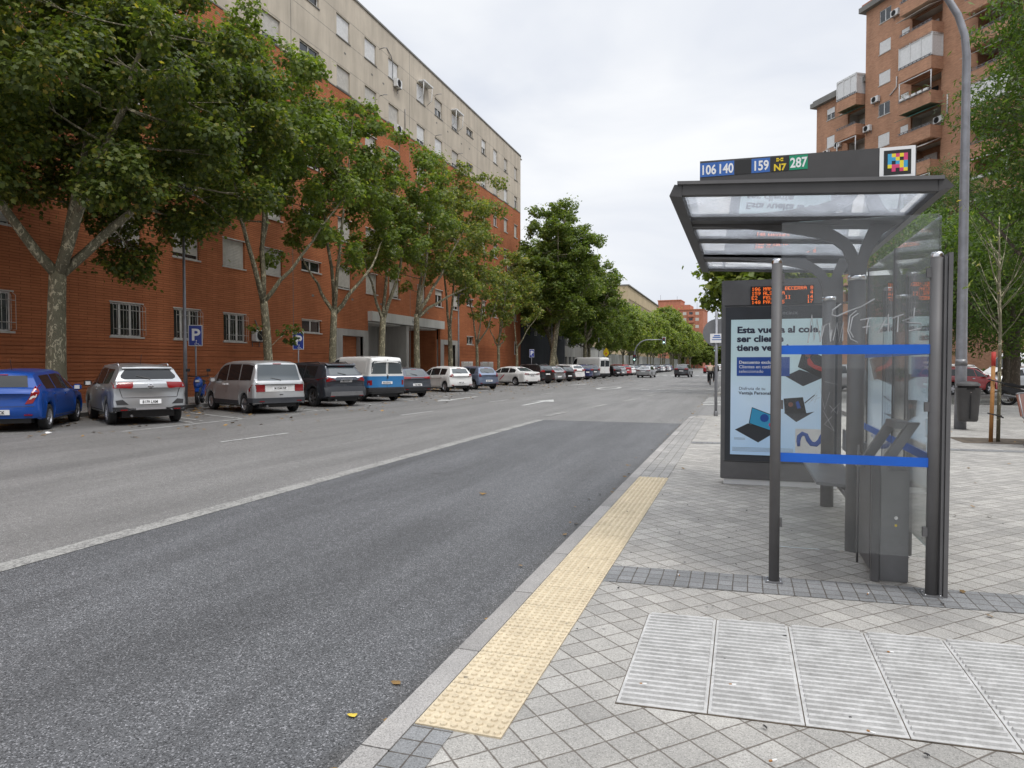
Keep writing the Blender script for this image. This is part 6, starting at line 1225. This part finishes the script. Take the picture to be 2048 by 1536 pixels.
scrap('brown_leaf', -3.0, 8.0, .01, .06, 'leaf_fallen', 'lone brown leaf in the middle of the dark bus lane', 'leaf', 4); scrap('paper_scrap', -15.2, 12.0, .01, .12, 'paper', 'white paper on the road in front of the blue hatchback', 'litter', 5); scrap('paper_scrap', -1.46, 9.3, .01, .05, 'paper', 'small pale scrap in the gutter at the far end of the tactile strip', 'litter', 6)
def butt(x, y, a, lab):
    t = empty('cigarette_end', (x, y, .137), a, lab, 'cigarette end', 'cigarette ends on the paving'); MB().tube([(0, 0, 0), (.02, 0, 0)], .0038, 6).build('paper_tube', 'paper', t); MB().tube([(-.012, 0, 0), (0, 0, 0)], .004, 6).build('filter', 'stake_wood', t)
butt(-.03, 3.32, .2, 'cigarette end on the ribbed tile, second column'); butt(.5, 3.06, -.5, 'cigarette end near the lower edge of the ribbed tiles'); butt(.73, 3.95, .1, 'cigarette end on the farthest ribbed tiles right of centre'); butt(.78, 4.92, 1.2, 'cigarette end on the grey setts beside the shelter post'); butt(.12, 2.72, .6, 'cigarette end on the plain paving at the bottom edge'); butt(-.42, 3.2, .3, 'cigarette end at the left end of the ribbed tiles'); butt(-.4, 4.95, 2.0, 'cigarette end on the grey setts near the tactile strip')

# a far wood closing the street, and an unseen block and trees added for reflections
g_ = np.random.default_rng(12); fw = [(np.array([x, 395 + g_.uniform(-5, 5), z]), 3.4) for x in np.arange(-75, 40, 3.4) for z in (2.5, 6.5, 10.5)]
P_, N_ = crown_pts(fw, 20, 3); leaves('far_wood', P_, 1.3, 'leaf_far', None, 'clump', N_, 4)['kind'] = 'stuff'
E2 = bld('tower_block', (27, 14, 0), R(-90), 'tan brick block standing behind the viewer on the right', 'building')
h6 = [(2 + k * 3.4, 3.7 + k * 3.4, z, z + 1.4) for k in range(13) for z in np.arange(4.2, 22, 3)]
m_ = MB(); facade(m_, 0, 48, 0, 24, h6, .2); m_.build('wall', 'brick_tan', E2); MB().box(0, 48, .3, 12, .1, 24.3).build('roof', 'render_grey', E2)
for i, (x, y) in enumerate(((13, 9), (12.5, -2), (13.5, -13), (12, -25))): dup(bigB, x, y, i * 1.9 + 1, .62, ['street tree beside the viewer on the right, outside the picture', 'second street tree outside the picture', 'third street tree outside the picture', 'fourth street tree outside the picture'][i], RT)

for i, (x, y, k) in enumerate(((-24, 285, 1.0), (-17.5, 300, .95), (-12.5, 300, 1.0), (-8, 305, .95))): c_ = dup(farT, x, y, i * 1.3, k, 'low bushy tree at the foot of the orange-red tower, ' + ['leftmost', 'second from the left', 'third from the left', 'rightmost'][i], 'bushy trees at the end of the street'); c_.location.z = -2.4
